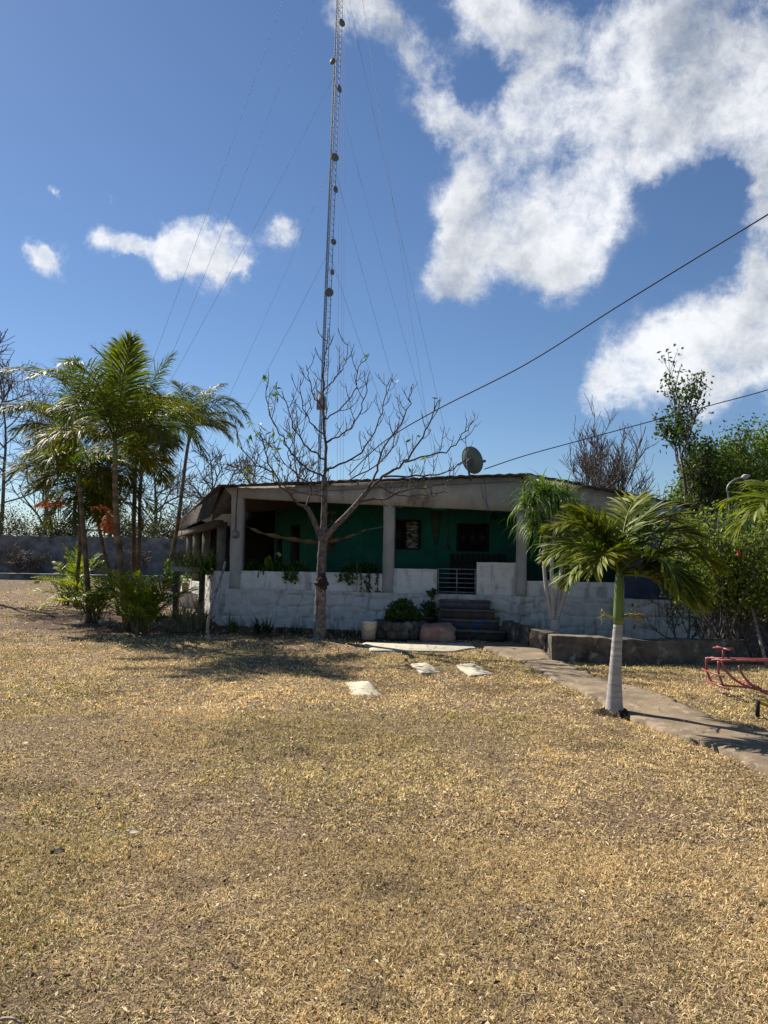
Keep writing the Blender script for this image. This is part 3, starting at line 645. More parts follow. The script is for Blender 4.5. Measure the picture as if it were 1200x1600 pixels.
# strappy plants (generic)
def straps(mb, c, n, L, Wd, rg, el=(30, 80), curl=(20, 70), cols=((1,1,1),), zoff=0, seg=5, spread=.04):
    for q in range(n):
        az = rg.uniform(0, 2*math.pi); e = R(rg.uniform(*el)); cu = R(rg.uniform(*curl)); l = L*rg.uniform(.6, 1.15); p = np.array(c)+rg.normal(size=3)*V(spread, spread, spread*.3); p[2] += zoff
        col = np.array(cols[rg.integers(len(cols))])*rg.uniform(.7, 1.25); vs = []; sd_ = V(-math.sin(az), math.cos(az), 0)
        for k in range(seg+1):
            t = k/seg; wd = Wd*(1-t**2.2)*(.6+.4*min(1, t*4)); vs += [p-sd_*wd, p+sd_*wd]
            ee = e-cu*t; p = p+V(math.cos(az)*math.cos(ee), math.sin(az)*math.cos(ee), math.sin(ee))*l/seg
        mb.add(vs, np.array([[2*k, 2*k+1, 2*k+3, 2*k+2] for k in range(seg)]), col)
# potted plant beside the steps
pp_ = G(672, 992); PT = empty('potted_plant', (pp_.x, pp_.y+.35, 0), 'leafy potted plant standing between the round bush and the steps', 'potted plant')
mb = MB(); lathe(mb, [(.001,0),(.12,0),(.17,.3),(.18,.3),(.18,.34),(.15,.34),(.14,.3),(.001,.29)], pp_.x, pp_.y+.35, 18); mb.build('pot', M['stone'], PT, smooth=True)
mb = MB(); straps(mb, (pp_.x, pp_.y+.35, .3), 26, .4, .02, rng, (40,85), (30,100), ((1,1.1,.9),(.8,.9,.8)))
leaves(mb, gauss_in((pp_.x+.08, pp_.y+.3, .82), (.09,.09,.1), 30, rng, .2), .13, .04, rng, [(1,1.2,.9)]); leaves(mb, gauss_in((pp_.x, pp_.y+.3, .5), (.16,.16,.16), 130, rng, .2), .1, .03, rng, [(1,1.2,.9)])
mb.build('foliage', M['leaf'], PT)
mb = MB(); tube(mb, [(pp_.x, pp_.y+.35, .3), (pp_.x+.07, pp_.y+.3, .85)], .008, 4); mb.build('stem', M['twig'], PT)

# planter wall to the right of the path, and kerb blocks
def kerb(name, pts, h, th, seed, lab, cat, grp=None):
    mb = MB()
    for i in range(len(pts)-1):
        roughwall(mb, pts[i], pts[i+1], -.06, (lambda s, h0=h[i], h1=h[i+1], L=math.dist(pts[i][:2], pts[i+1][:2]): h0+(h1-h0)*s/L), th, course=.5, blk=1.6, amp=.05, seed=seed+i, res=.03, topjit=.04, tnt=.2)
    return tag(mb.build(name, M['kerbstone'], origin=(pts[0][0], pts[0][1], 0)), lab, cat, grp)
k1 = G(862, 1034); k2 = G(955, 1036); k3 = G(1060, 1036); k4 = G(1172, 1034); k0 = G(846,1021)
kerb('garden_wall', [(k1.x, k1.y), (k2.x, k2.y), (k3.x, k3.y), (k4.x, k4.y)], [.40,.37,.35,.35], .30, 60, 'long low rough garden wall in front of the right flower bed', 'wall')
c0_ = G(828, 1014); c1_ = G(852, 1017); kerb('kerb_block', [(c0_.x, c0_.y), (c1_.x, c1_.y)], [.33,.31], .3, 70, 'pale upright concrete block at the end of the kerb by the path', 'block')
d0 = G(786, 999); d1_ = G(829, 1012); kerb('kerb_block', [(d0.x, d0.y+.05), (d1_.x-.02, d1_.y+.06)], [.34,.34], .2, 75, 'dark stained kerb block running from the steps to the pale block', 'block')

# ------------------------------------------------------------------ play things
def rocker():
    Yc = 8.75; x0 = P(1108, 1030, Yc).x; zt = P(1108, 1030, Yc).z; Lx = 1.75; x1 = x0+Lx; cx = (x0+x1)/2
    RK = empty('seesaw_rocker', (cx, Yc, 0), 'red tube playground rocker with T shaped handles standing on the grass', 'seesaw')
    for sgn in (-1, 1):
        mb = MB(); y = Yc+sgn*.22
        a = np.linspace(R(188), R(352), 22); r = .62
        tube(mb, [(cx+r*math.cos(t)*1.02, y, zt+.02+(zt)*1.02*math.sin(t)*1.0) for t in a], .014, 8); mb.build('rocker_arc', M['red'], RK)
        mb = MB(); tube(mb, [(x0, Yc+sgn*.07, zt), (x1, Yc+sgn*.07, zt)], .014, 8); mb.build('top_rail', M['red'], RK)
    for sx in (-1, 1):
        e = cx+sx*Lx/2; mb = MB()
        hx = e-sx*.17; tube(mb, [(hx, Yc, zt-.01), (hx, Yc, zt+.13)], .014, 8); tube(mb, [(hx, Yc-.17, zt+.13), (hx, Yc+.17, zt+.13)], .013, 8); tube(mb, [(hx-.12,Yc,zt+.135),(hx+.12,Yc,zt+.13)], .012, 8)
        mb.build('handle', M['red'], RK)
        mb = MB(); hx = e-sx*.04
        tube(mb, smooth_path([(hx, Yc-.16, zt), (hx+sx*.0, Yc-.16, zt-.15), (hx-sx*.07, Yc-.16, zt-.32)], 4), .014, 8); tube(mb, smooth_path([(hx, Yc+.16, zt), (hx, Yc+.16, zt-.15), (hx-sx*.07, Yc+.16, zt-.32)], 4), .014, 8)
        tube(mb, [(hx-sx*.05, Yc-.3, zt-.30), (hx-sx*.05, Yc+.3, zt-.30)], .013, 8); tube(mb, [(hx-sx*.07, Yc-.0, zt-.30), (cx+sx*.25, Yc, zt-.34)], .013, 8)
        tube(mb, [(hx-sx*.0, Yc-.28, zt-.16), (hx, Yc+.28, zt-.16)], .012, 8)
        mb.build('foot_rest', M['red'], RK)
    mb = MB(); tube(mb, [(cx-.4, Yc-.22, zt-.28), (cx-.4, Yc+.22, zt-.28)], .014, 8); tube(mb, [(cx+.4, Yc-.22, zt-.28), (cx+.4, Yc+.22, zt-.28)], .014, 8)
    tube(mb, [(x0+.1, Yc-.16, zt), (x0+.1, Yc+.16, zt)], .014, 8); tube(mb, [(x1-.1, Yc-.16, zt), (x1-.1, Yc+.16, zt)], .014, 8); mb.build('cross_bar', M['red'], RK)
rocker()
yb = G(1186, 1120); YF = empty('play_frame', (yb.x+.3, yb.y, 0), 'yellow tube play frame with a black end in front of the red rocker', 'play frame')
mb = MB(); tube(mb, smooth_path([(yb.x, yb.y, .15), (yb.x+.08, yb.y-.02, .12), (yb.x+.35, yb.y-.1, .02), (yb.x+.8, yb.y-.1, .3), (yb.x+1.1, yb.y-.1, .32)], 4), .018, 8); tube(mb, smooth_path([(yb.x+1.1, yb.y-.1, .32), (yb.x+1.3, yb.y, .02)]), .018, 8); mb.build('tube_frame', M['yellow'], YF)
mb = MB(); tube(mb, [(yb.x-.01, yb.y, .165), (yb.x-.015, yb.y, .0)], .022, 8); mb.build('foot', M['black'], YF)
# small lamp post behind the right bushes
lb = G(1140, 905); Yl = 24.; LP = empty('street_lamp', tuple(P(1140, 790, Yl)[:2])+(0,), 'thin curved street lamp rising above the flowering bush at right', 'street lamp')
mb = MB(); tube(mb, smooth_path([(P(1140,790,Yl).x, Yl, 0), P(1139,790,Yl), P(1136,765,Yl), P(1142,754,Yl), P(1153,748,Yl), P(1162,746,Yl)], 5), .03, 8); mb.build('post', M['metal'], LP)
mb = MB(); a = P(1158,747,Yl); b = P(1172,743,Yl); tube(mb, [a, a*.6+b*.4, b], [.04,.10,.03], 8); mb.build('lamp_head', M['bucket'], LP)

# ------------------------------------------------------------------ far left wall and kerb
mb = MB(); roughwall(mb, (-40, 46), (8, 44.0), -.05, 2.42, .25, course=.25, blk=.6, amp=.05, seed=80, res=.1, topjit=.08, tnt=.55)
tag(mb.build('boundary_wall', M['greywall'], origin=(-20, 45, 0)), 'long grey stained boundary wall at the back left behind the palms', 'wall')
mb = MB(); roughwall(mb, (-34, 37.5), (-6.5, 37.0), -.05, .32, .5, course=.6, blk=2, amp=.02, seed=81, res=.25, topjit=.01)
tag(mb.build('low_kerb', M['greywall'], origin=(-20, 37, 0)), 'low pale kerb running along the foot of the grey boundary wall', 'kerb')

# ------------------------------------------------------------------ palms
def frond(mb, base, az, el, L, curl, rg, nl=34, ll=.5, lw=.016, hang=.5, vee=25, col=(1,1,1), tipcol=None, r0=.018, start=.18, pw=1.3, bend=0.0, seg=4):
    n = 18; p = np.array(base, float); pts = [p]; fw = []
    a = az
    for k in range(n):
        t = (k+.5)/n; e = el-curl*t**pw; a = az+bend*t
        d = V(math.cos(a)*math.cos(e), math.sin(a)*math.cos(e), math.sin(e)); fw.append(d); p = p+d*L/n; pts.append(p)
    fw.append(fw[-1]); pts = np.array(pts); fw = np.array(fw)
    tube(mb, pts, np.linspace(r0, r0*.18, n+1), 4, np.array(col)*V(1.35,1.2,.9))
    tipcol = col if tipcol is None else tipcol
    tw = rg.normal()*.15
    for q in range(nl):
        t = start+(1-start)*(q+.5)/nl; x = t*n; k = min(int(x), n-1); c = pts[k]+(pts[k+1]-pts[k])*(x-k); f = fw[k]
        sd_ = nz(np.cross(f, V(0,0,1))+1e-6); upv = np.cross(sd_, f)
        sd_ = sd_*math.cos(tw)+upv*math.sin(tw); upv = np.cross(sd_, f)
        tn = (t-start)/(1-start); al = R(72-45*tn); l0 = ll*(.55+.62*math.sin(math.pi*min(1, (tn*.82+.12))))*(1-.45*tn**3)
        for sg in (-1, 1):
            be = R(vee*(1-.5*tn)+rg.normal()*12); al_ = al+rg.normal()*.12; l = l0*rg.uniform(.75, 1.1)
            if rg.random() < .04: continue
            d = f*math.cos(al_)+sd_*sg*math.sin(al_)*math.cos(be)+upv*math.sin(al_)*math.sin(be)
            wv = nz(np.cross(d, upv)+upv*rg.normal()*.35); pnt = c.copy(); vs = []
            hg = hang*rg.uniform(.6, 1.5); cl = (np.array(col)*(1-tn)+np.array(tipcol)*tn)*rg.uniform(.72, 1.3); cs = []
            for s_ in range(seg+1):
                u = s_/seg; wd = lw*(.45+.9*min(1, u*3))*(1-u**2.5)
                vs += [pnt-wv*wd, pnt+wv*wd]; cs += [cl*(1+.35*u)]*2
                dd = nz(d+V(0,0,-1)*hg*(u**1.2)*1.1); pnt = pnt+dd*l/seg
            mb.add(vs, np.array([[2*k_, 2*k_+1, 2*k_+3, 2*k_+2] for k_ in range(seg)]), np.array(cs))
def trunk_pts(pix, Y0, Y1=None):
    Y1 = Y1 or Y0; n = len(pix); return [P(x, y, Y0+(Y1-Y0)*i/(n-1)) for i, (x, y) in enumerate(pix)]
def ringcol(n, rg, hi=(1.35,1.3,1.2), lo=(.75,.75,.75), grad=None):
    c = np.array([np.array(hi if (k % 3 == 0) else lo)*rg.uniform(.85, 1.15) for k in range(n)]); return c
def palm(name, lab, pix, fronds, Yt=None, r=(.075,.05), shaft=.55, seed=1, m='palm', grp='tall palms standing in one clump', ll=.66, cls=((1,1,1),), nl=64, lw=.0115, lgt=1.55, hang=.8, trunkmat='palmbark', droopers=1, Y=None, L=None):
    rg = np.random.default_rng(seed); b = G(*pix[0]) if Y is None else None
    Y0 = b.y if b else Y; pts = smooth_path(trunk_pts(pix, Y0, Yt or Y0), 8); pts[0][2] = min(pts[0][2], 0)-.05
    root = empty(name, (pts[0][0], pts[0][1], 0), lab, 'palm tree', grp)
    n = len(pts); rad = np.linspace(r[0], r[1], n)*(1+.06*(np.arange(n) % 3 == 0)); rad[0] *= 1.5; rad[1] *= 1.15
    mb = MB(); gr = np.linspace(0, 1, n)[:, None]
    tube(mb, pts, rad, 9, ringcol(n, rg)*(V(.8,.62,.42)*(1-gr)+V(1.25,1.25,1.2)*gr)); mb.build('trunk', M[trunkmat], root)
    top = pts[-1]; d = nz(pts[-1]-pts[-3]); sp = [top+d*shaft*t for t in (0, .15, .6, 1)]
    mb = MB(); tube(mb, sp, [r[1]*1.05, r[1]*1.25, r[1]*.95, r[1]*.5], 9); mb.build('crown_shaft', M['shaft'], root)
    top = sp[-1]
    fronds = list(fronds)+[(rg.uniform(0, 360), rg.uniform(-5, 25), rg.uniform(1.0, 1.5), rg.uniform(50, 85)) for _ in range(4)]
    for (az, el, Lf, cu) in fronds:
        cl = np.array(cls[rg.integers(len(cls))])*rg.uniform(.7, 1.1)*(V(1.2,.95,.7) if el < 26 else 1); mb = MB()
        frond(mb, top-d*rg.uniform(0, .3)*shaft, R(az)+rg.normal()*.06, R(el), Lf*1.22*rg.uniform(.92, 1.08), R(cu), rg, nl=nl, ll=ll, lw=lw, hang=hang*rg.uniform(.7, 1.6), vee=rg.uniform(-5, 30), col=cl, tipcol=cl*V(1.3,1.1,.8), bend=rg.normal()*.35)
        mb.build('frond', M[m], root)
    return root
# az: 0 = right, 90 = away, 180 = left, 270 = to the viewer
def ringf(n, rg, el=(35, 75), L=(1.5, 2.0), cu=(60, 110), off=0, up=2):
    o = []
    n += 3
    for k in range(n): o.append((off+360*k/n+rg.uniform(-16, 16), rg.uniform(*el), rg.uniform(*L), rg.uniform(*cu)*1.2))
    for k in range(up): o.append((rg.uniform(0, 360), rg.uniform(72, 85), rg.uniform(*L)*.95, rg.uniform(15, 40)))
    return o
rp = np.random.default_rng(5)
OL = ((1.1,1.15,.8),(1.4,1.35,.7),(.8,.95,.8),(1.9,1.7,.6),(1.0,1.05,.8))
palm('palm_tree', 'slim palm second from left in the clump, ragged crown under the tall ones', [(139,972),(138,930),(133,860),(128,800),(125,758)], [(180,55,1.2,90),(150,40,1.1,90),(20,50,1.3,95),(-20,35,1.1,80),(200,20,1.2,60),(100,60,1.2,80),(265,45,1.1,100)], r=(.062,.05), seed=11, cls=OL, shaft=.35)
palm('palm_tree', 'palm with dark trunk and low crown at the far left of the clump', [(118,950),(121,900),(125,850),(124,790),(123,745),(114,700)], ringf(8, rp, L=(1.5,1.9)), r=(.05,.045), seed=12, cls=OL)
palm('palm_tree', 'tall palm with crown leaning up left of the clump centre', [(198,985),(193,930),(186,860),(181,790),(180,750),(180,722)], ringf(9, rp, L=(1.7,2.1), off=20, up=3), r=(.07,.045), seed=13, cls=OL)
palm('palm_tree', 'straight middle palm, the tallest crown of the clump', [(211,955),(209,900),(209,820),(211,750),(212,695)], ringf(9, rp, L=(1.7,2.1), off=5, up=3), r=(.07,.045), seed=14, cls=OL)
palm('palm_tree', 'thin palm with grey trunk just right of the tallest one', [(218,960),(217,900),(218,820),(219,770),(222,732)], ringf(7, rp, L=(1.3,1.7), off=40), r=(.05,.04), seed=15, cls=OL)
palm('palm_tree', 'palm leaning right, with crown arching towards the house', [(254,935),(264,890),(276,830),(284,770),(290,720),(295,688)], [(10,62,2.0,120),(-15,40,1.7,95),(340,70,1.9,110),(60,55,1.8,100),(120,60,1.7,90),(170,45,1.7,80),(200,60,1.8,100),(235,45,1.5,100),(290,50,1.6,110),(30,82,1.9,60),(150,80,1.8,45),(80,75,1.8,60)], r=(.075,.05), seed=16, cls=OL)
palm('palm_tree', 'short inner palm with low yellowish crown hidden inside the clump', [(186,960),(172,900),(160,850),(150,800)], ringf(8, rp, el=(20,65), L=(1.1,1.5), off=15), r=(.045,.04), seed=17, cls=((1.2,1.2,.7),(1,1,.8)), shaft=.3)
# spear leaf above the clump and dead orange fronds
def deadfrond(px, py, Y, az, el, L, curl, lab):
    b = P(px, py, Y); mb = MB(); frond(mb, b, R(az), R(el), L, R(curl), np.random.default_rng(int(px)), nl=24, ll=.32, lw=.016, hang=1.6, col=(1,1,1))
    return tag(mb.build('dead_frond', MATS['dead'], origin=tuple(b)), lab, 'dead frond')
MATS['dead'] = mat('dead_palm_leaf', (.42,.13,.045), (.28,.10,.04), 6, .7, attr=True, trans=.3)
deadfrond(112, 790, 15.6, 180, 12, .75, 30, 'orange dead frond hanging left from the low leftmost palm of the clump')
deadfrond(137, 792, 15.5, 5, 5, .6, 60, 'small orange brown dead frond right of the leftmost palm trunk')
deadfrond(170, 800, 15.3, 300, -40, .45, 40, 'orange red dead frond tip hanging between the palm trunks')

# low areca clumps at the feet of the palms
def clump(name, lab, px, py, n, L, rg, m='palm2', el=(35,82), cu=(50,110), cls=((1,1,1),), ll=.26, cat='palm shrub', grp='young palm clumps round the palm feet', nl=20, lw=.012, spread=.12, stems=True):
    b = G(px, py); root = empty(name, (b.x, b.y, 0), lab, cat, grp); mb = MB()
    for k in range(n):
        cl = np.array(cls[rg.integers(len(cls))])*rg.uniform(.7, 1.2); az = 360*k/n*2.4+rg.uniform(-15, 15)
        hz = rg.uniform(0, .35) if stems else 0
        bb_ = V(b.x+rg.normal()*spread, b.y+rg.normal()*spread, hz)
        frond(mb, bb_, R(az), R(rg.uniform(*el)), L*rg.uniform(.6, 1.15), R(rg.uniform(*cu)), rg, nl=nl, ll=ll*rg.uniform(.8,1.1), lw=lw, hang=.5, col=cl, tipcol=cl*V(1.3,1.15,.8), r0=.01, start=.3, seg=3)
    mb.build('foliage', M[m], root)
    mb = MB()
    for k in range(9): tube(mb, smooth_path([(b.x+rg.normal()*spread, b.y+rg.normal()*spread, -.03), (b.x+rg.normal()*spread*1.3, b.y+rg.normal()*spread*1.3, .5)], 3), .018, 5)
    mb.build('stem', M['palmbark'], root); return root
rc = np.random.default_rng(9)
YG = ((1.5,1.5,.8),(2.0,1.85,.9),(1.0,1.1,.8),(2.5,2.2,1.0))
clump('palm_shrub', 'bushy young palm at the left foot of the clump, farthest left', 103, 945, 26, 1.45, rc, cls=YG)
clump('palm_shrub', 'bright yellow green young palm in front of the palm trunks', 152, 972, 30, 1.5, rc, cls=YG, el=(45,85))
clump('palm_shrub', 'dense dark green young palm at the right foot of the clump', 219, 990, 50, 1.15, rc, cls=((1.1,1.25,.8),(1.5,1.5,.8)), el=(50,88), cu=(20,80), ll=.22)
clump('palm_shrub', 'small light green young palm behind the leftmost palm, reaching up', 118, 925, 9, 1.7, rc, cls=((1.5,1.6,.8),), el=(65,86), cu=(20,70))
# round stone by the palm foot
for (px, py, r_, lb) in ((140, 968, .11, 'pale round stone at the foot of the leaning left palm'), (160, 975, .07, 'small grey stone right of the pale round stone')):
    g_ = G(px, py); mb = MB(); rock(mb, (g_.x, g_.y-.05, .05), (r_, r_, r_*.8), 5, 8, 2.2, (1.6,1.6,1.6) if r_ > .1 else (1,1,1)); tag(mb.build('stone', M['conc'], origin=(g_.x, g_.y-.05, 0)), lb, 'stone')

# strappy clumps and bromeliads along the house
def strapthing(name, lab, px, py, n, L, Wd, cols, rg, m='leaf', el=(30,85), curl=(20,90), cat='plant', grp=None, loc=None, spread=.05):
    b = G(px, py) if loc is None else Vector(loc); mb = MB(); straps(mb, (b.x, b.y, b.z), n, L, Wd, rg, el, curl, cols, spread=spread)
    return tag(mb.build(name, M[m], origin=tuple(b)), lab, cat, grp)
rs_ = np.random.default_rng(21)
strapthing('spider_plant', 'big round tuft of pale striped grass leaves left of the white side wall', 292, 985, 420, .8, .008, ((.34,.32,.20),(.16,.19,.08),(.46,.42,.28)), rs_, m='flower', el=(35,88), curl=(30,110), spread=.13)
strapthing('spider_plant', 'green leafy tuft against the white side wall by the leaning pole', 318, 982, 80, .42, .018, ((1.9,2.4,.9),(1.3,1.6,.8)), rs_, el=(40,88), curl=(10,70))
strapthing('cordyline', 'purple leaved plant behind the striped tuft at the side wall', 310, 955, 40, .5, .018, ((1.6,.5,.8),(1,.5,.6)), rs_, el=(40,88), curl=(10,60))
bl = [(365,988,'upright green plant at the left corner of the white base wall',((1.2,1.4,.9),),.42),(402,990,'reddish spiky plant in front of the base wall, second from the corner',((1.3,.7,.6),(.8,.8,.6)),.4),(418,991,'dark spiky plant in front of the base wall, third from the corner',((.8,.7,.6),(.6,.7,.5)),.38)]
for px, py, lb, cl, l_ in bl: strapthing('spiky_plant', lb, px, py, 22, l_, .016, cl, rs_, el=(35,88), curl=(0,40), grp='spiky plants in front of the base wall')
for k, px in enumerate((440, 455, 470, 520, 545, 560)): strapthing('seedling', 'tiny dark plant by the base wall, '+('leftmost of the row','second of the row, left of the tree','closest left of the bare tree trunk','first right of the bare tree trunk','second right of the bare tree trunk','last before the white bucket')[k], px, 988+k*1.0, 14, .2, .012, ((.7,.8,.6),), rs_, el=(20,80), curl=(0,60), grp='tiny plants along the base wall')
for k, (px, py, l_) in enumerate(((890,1000,.55),(905,1002,.5),(930,1003,.5),(960,1004,.55),(985,1005,.45),(1010,1005,.5),(1035,1004,.45),(1060,1004,.5),(872,1003,.3),(1085,1003,.4))):
    cl = ((.5,.6,.5),(.7,.5,.5)) if k % 2 == 0 else ((1.3,.35,.4),(.6,.5,.5))
    strapthing('bromeliad', ('dark green' if k % 2 == 0 else 'dark red')+' spiky plant behind the low garden wall, '+{0:'just right of the white stemmed plant',1:'leftmost red one',2:'second green one from the left',3:'left of the white palm trunk',4:'right of the white palm trunk',5:'middle red one',6:'second green one from the right',7:'second red one from the right',8:'smallest, under the white stems',9:'rightmost, by the flowering bush'}[k], px, py-12, 40, l_, .02, cl, rs_, el=(25,85), curl=(0,70), grp='spiky bed plants behind the garden wall, '+('green' if k % 2 == 0 else 'red'), spread=.12)
# planter plants on the porch parapet
def ontop(px, py, d=.1): s, z = sz(px, py, d); return W(s, d, z)
for k, (px, lb, n, l_) in enumerate(((395,'low dark green plant on the parapet next to the corner pillar',50,.3),(432,'leafy plant with a white flower on the parapet, left bay',70,.42),(462,'dark trailing plant on the parapet left of the tree trunk',40,.25),(548,'low plant on the parapet just right of the tree trunk',40,.28),(572,'tall dark bushy plant on the parapet beside the middle pillar',90,.42))):
    s_, _ = sz(px, 893, .3); mb = MB(); c = np.array(W(s_, .3, zpa-.05))
    straps(mb, c, n, l_, .018, rs_, (20,88), (10,80), ((.9,1.1,.8),(.7,.9,.7),(1.2,1.4,.8)), spread=.16)
    leaves(mb, gauss_in(c+V(0,0,.12), (.3,.12,.14), 150, rs_, .1), .09, .028, rs_, [(.9,1.1,.7),(.6,.8,.6)])
    if px == 432:
        leaves(mb, gauss_in(c+V(-.2,-.1,.2), (.05,.05,.16), 40, rs_, .1), .11, .04, rs_, [(2.2,2.6,.8)])
        leaves(mb, gauss_in(c+V(0.05,-.05,.42), (.02,.02,.02), 12, rs_, .1), .06, .025, rs_, [(9,8,9)])
    if px in (572, 462, 548):       # trailing stems over the wall face
        for q in range(5):
            x0 = (rs_.uniform(-.1,.35) if px == 572 else rs_.uniform(-.15,.15)); ln = rs_.uniform(.15,.6 if px == 572 else .3)
            t_ = np.linspace(0, 1, 24)[:, None]; base_ = np.array(W(s_+x0, -.07, zpa+.02)); ctr = base_+V(0,0,-1)*ln*t_+rs_.normal(size=(24,3))*V(.03,.012,.01)
            leaves(mb, ctr, .07, .024, rs_, [(.9,1.1,.7),(1.3,1.4,.8)], droop=1.0)
            tube(mb, [np.array(W(s_+x0, .2, zpa+.02)), base_+V(0,0,.02), base_+V(0,0,-ln)], .005, 4)
    tag(mb.build('parapet_plant', M['leaf'], origin=tuple(c)), lb, 'plant', 'plants growing along the porch parapet')
# small cross-shaped weed on wall is a crack mark: part of the wall
# side planter plants and pots
def sidept(px, o, z): 
    p = side(side_q(px), o); return V(p[0], p[1], z)
mb = MB(); c = sidept(335, .1, 1.2); straps(mb, c, 140, .6, .02, rs_, (0,85), (40,140), ((2.0,2.3,1.0),(3.2,3.2,1.5),(1.2,1.4,.9)), spread=.22); leaves(mb, gauss_in(c+V(0,0,.02), (.35,.3,.2), 200, rs_, .1), .11, .035, rs_, [(1.2,1.5,.8),(1.8,1.9,.9)])
tag(mb.build('spilling_plant', M['leaf'], origin=tuple(c)), 'bright strappy plant spilling over the top of the white side wall', 'plant')
mb = MB(); c = P(290, 872, 17.6); c = V(*c); straps(mb, c-V(0,0,.2), 130, .6, .012, rs_, (20,88), (20,90), ((3.0,2.8,1.1),(2.0,2.2,1.0),(3.4,2.0,1.1)), spread=.2)
SH = empty('plant_stand', (c[0], c[1], 0), 'weathered stand with a grey shelf beside the porch side, left of the white wall', 'plant stand')
tag(mb.build('fern', M['leaf'], origin=tuple(c)), 'yellow green feathery plant on the grey shelf left of the porch', 'plant')
mb = MB(); box(mb, c[0]-.28, c[0]+.5, c[1]-.25, c[1]+.25, c[2]-.32, c[2]-.2); mb.build('shelf', M['conc'], SH)
for dx in (-.2, .42):
    mb = MB(); box(mb, c[0]+dx-.05, c[0]+dx+.05, c[1]-.1, c[1]+.1, 0, c[2]-.32); mb.build('leg', M['wood'], SH)
lw_ = [G(256, 945), G(312, 951)]
mb = MB(); roughwall(mb, (lw_[0].x, lw_[0].y), (lw_[1].x, lw_[1].y), -.05, .40, .35, course=.2, blk=.4, amp=.02, seed=90, res=.03)
tag(mb.build('low_wall', M['white'], origin=(lw_[0].x, lw_[0].y, 0)), 'short low white wall carrying flower pots at the left of the side wall', 'wall')
for (px, mt, lb, r_, lab2) in ((271, 'pot', 'dark blue flower pot with light green plant on the low white wall', .17, 0), (287, 'clay', 'tan flower pot on the low white wall, right of the dark blue pot', .11, 0), (259, 'clay', 'narrow pot with a thin tall plant, leftmost on the low white wall', .09, 1)):
    k = (px-256)/56; x = lw_[0].x+(lw_[1].x-lw_[0].x)*k; y = lw_[0].y+(lw_[1].y-lw_[0].y)*k+.18
    root = empty('flower_pot', (x, y, .4), lb, 'flower pot'); mb = MB()
    hh = .25 if not lab2 else .4
    lathe(mb, [(.001,.4),(r_*.8,.4),(r_,.4+hh*.9),(r_*1.07,.4+hh*.9),(r_*1.07,.4+hh),(r_*.9,.4+hh),(r_*.85,.4+hh*.85),(.001,.4+hh*.85)], x, y, 20); mb.build('pot', M[mt], root, smooth=True)
    mb = MB(); leaves(mb, gauss_in((x, y, .4+hh+.12), (r_*1.3,r_*1.2,.17), 220 if px == 271 else 70, rs_, .1), .09, .032, rs_, [(1.8,2.0,.8),(1.2,1.5,.8)])
    if lab2:
        tube(mb, [(x,y,.7),(x+.02,y,1.35)], .008, 4); leaves(mb, gauss_in((x, y, 1.1), (.13,.1,.3), 90, rs_, .1), .09, .03, rs_, [(1.5,1.7,.8)])
    mb.build('foliage', M['leaf'], root)

# ------------------------------------------------------------------ branching trees
def twig(mb, p, d, L, r, rg, up=1.0, seg=6, n=5, tips=None, c=(1,1,1)):
    pts = [p]; q = p; dd = nz(d)
    for k in range(seg):
        dd = nz(dd+V(0,0,1)*up*.28+rg.normal(size=3)*.05); q = q+dd*L/seg; pts.append(q)
    tube(mb, pts, np.linspace(r, r*.62, seg+1), n, c)
    if tips is not None: tips.append(q)
    return pts
def furnish(mb, path, rg, step, L, r, lev, tips, up=1.0, start=.15, c=(1,1,1)):
    path = np.array(path); seg = np.linalg.norm(np.diff(path, axis=0), axis=1); cum = np.concatenate([[0], np.cumsum(seg)]); tot = cum[-1]; s = tot*start; sg = 1
    while s < tot*.97:
        k = min(np.searchsorted(cum, s)-1, len(path)-2); k = max(k, 0); f = (s-cum[k])/(seg[k]+1e-9); p = path[k]*(1-f)+path[k+1]*f; t = nz(path[k+1]-path[k])
        a = rg.normal(size=3); a[2] *= .3; a[1] *= .75; a = nz(np.cross(t, np.cross(a, t))); 
        if rg.random() < .75: a = nz(V(sg*abs(a[0])-.0, a[1], a[2])); sg = -sg
        d = nz(t*.55+a*.95-V(0,0,.12)); l = L*rg.uniform(.55, 1.15)*(1-.35*s/tot)
        pts = twig(mb, p, d, l, r, rg, up, tips=tips, n=5 if lev > 0 else 4, c=c)
        if lev > 0: furnish(mb, pts, rg, step*.62, L*.48, r*.62, lev-1, tips, up, .25, c)
        s += step*rg.uniform(.7, 1.4)
def pixpath(pix, Y0, dy): return smooth_path([P(x, y, Y0+dy*(i/(len(pix)-1))) for i, (x, y) in enumerate(pix)], 4)
rt = np.random.default_rng(33)
tb = G(499, 999); TY = tb.y
T = empty('bare_tree', (tb.x, TY, 0), 'leafless pale barked tree with upcurved twigs standing before the porch, dark knot on its trunk', 'tree')
mb = MB(); tp = smooth_path([P(498,1002,TY), P(500,985,TY), P(500.5,950,TY), P(501,922,TY), P(502,910,TY), P(502,898,TY), P(503,870,TY), P(505,846,TY), P(506,815,TY), P(507,780,TY), P(507,745,TY)], 5)
rr_ = np.interp(np.linspace(0, 1, len(tp)), [0,.06,.2,.33,.38,.42,.5,.7,.8,1], [.15,.115,.108,.10,.15,.12,.088,.084,.062,.05])
hh = tp[:, 2]; cw = np.where(hh[:, None] < 1.0, V(1.5,1.45,1.35), V(1.0,1.0,1.0)); cw[(hh > 1.0) & (hh < 1.22)] = (.35,.28,.25)
rr_ = rr_*(1+.05*np.sin(np.arange(len(tp))*1.7)); tube(mb, tp, rr_, 14, cw)
kc = P(502, 911, TY)
for q in range(9): rock(mb, (kc.x+rt.normal()*.07, kc.y-.06+rt.normal()*.04, kc.z+rt.normal()*.06), (.055,.05,.05), q, 6, 2.2, (.35,.27,.24))
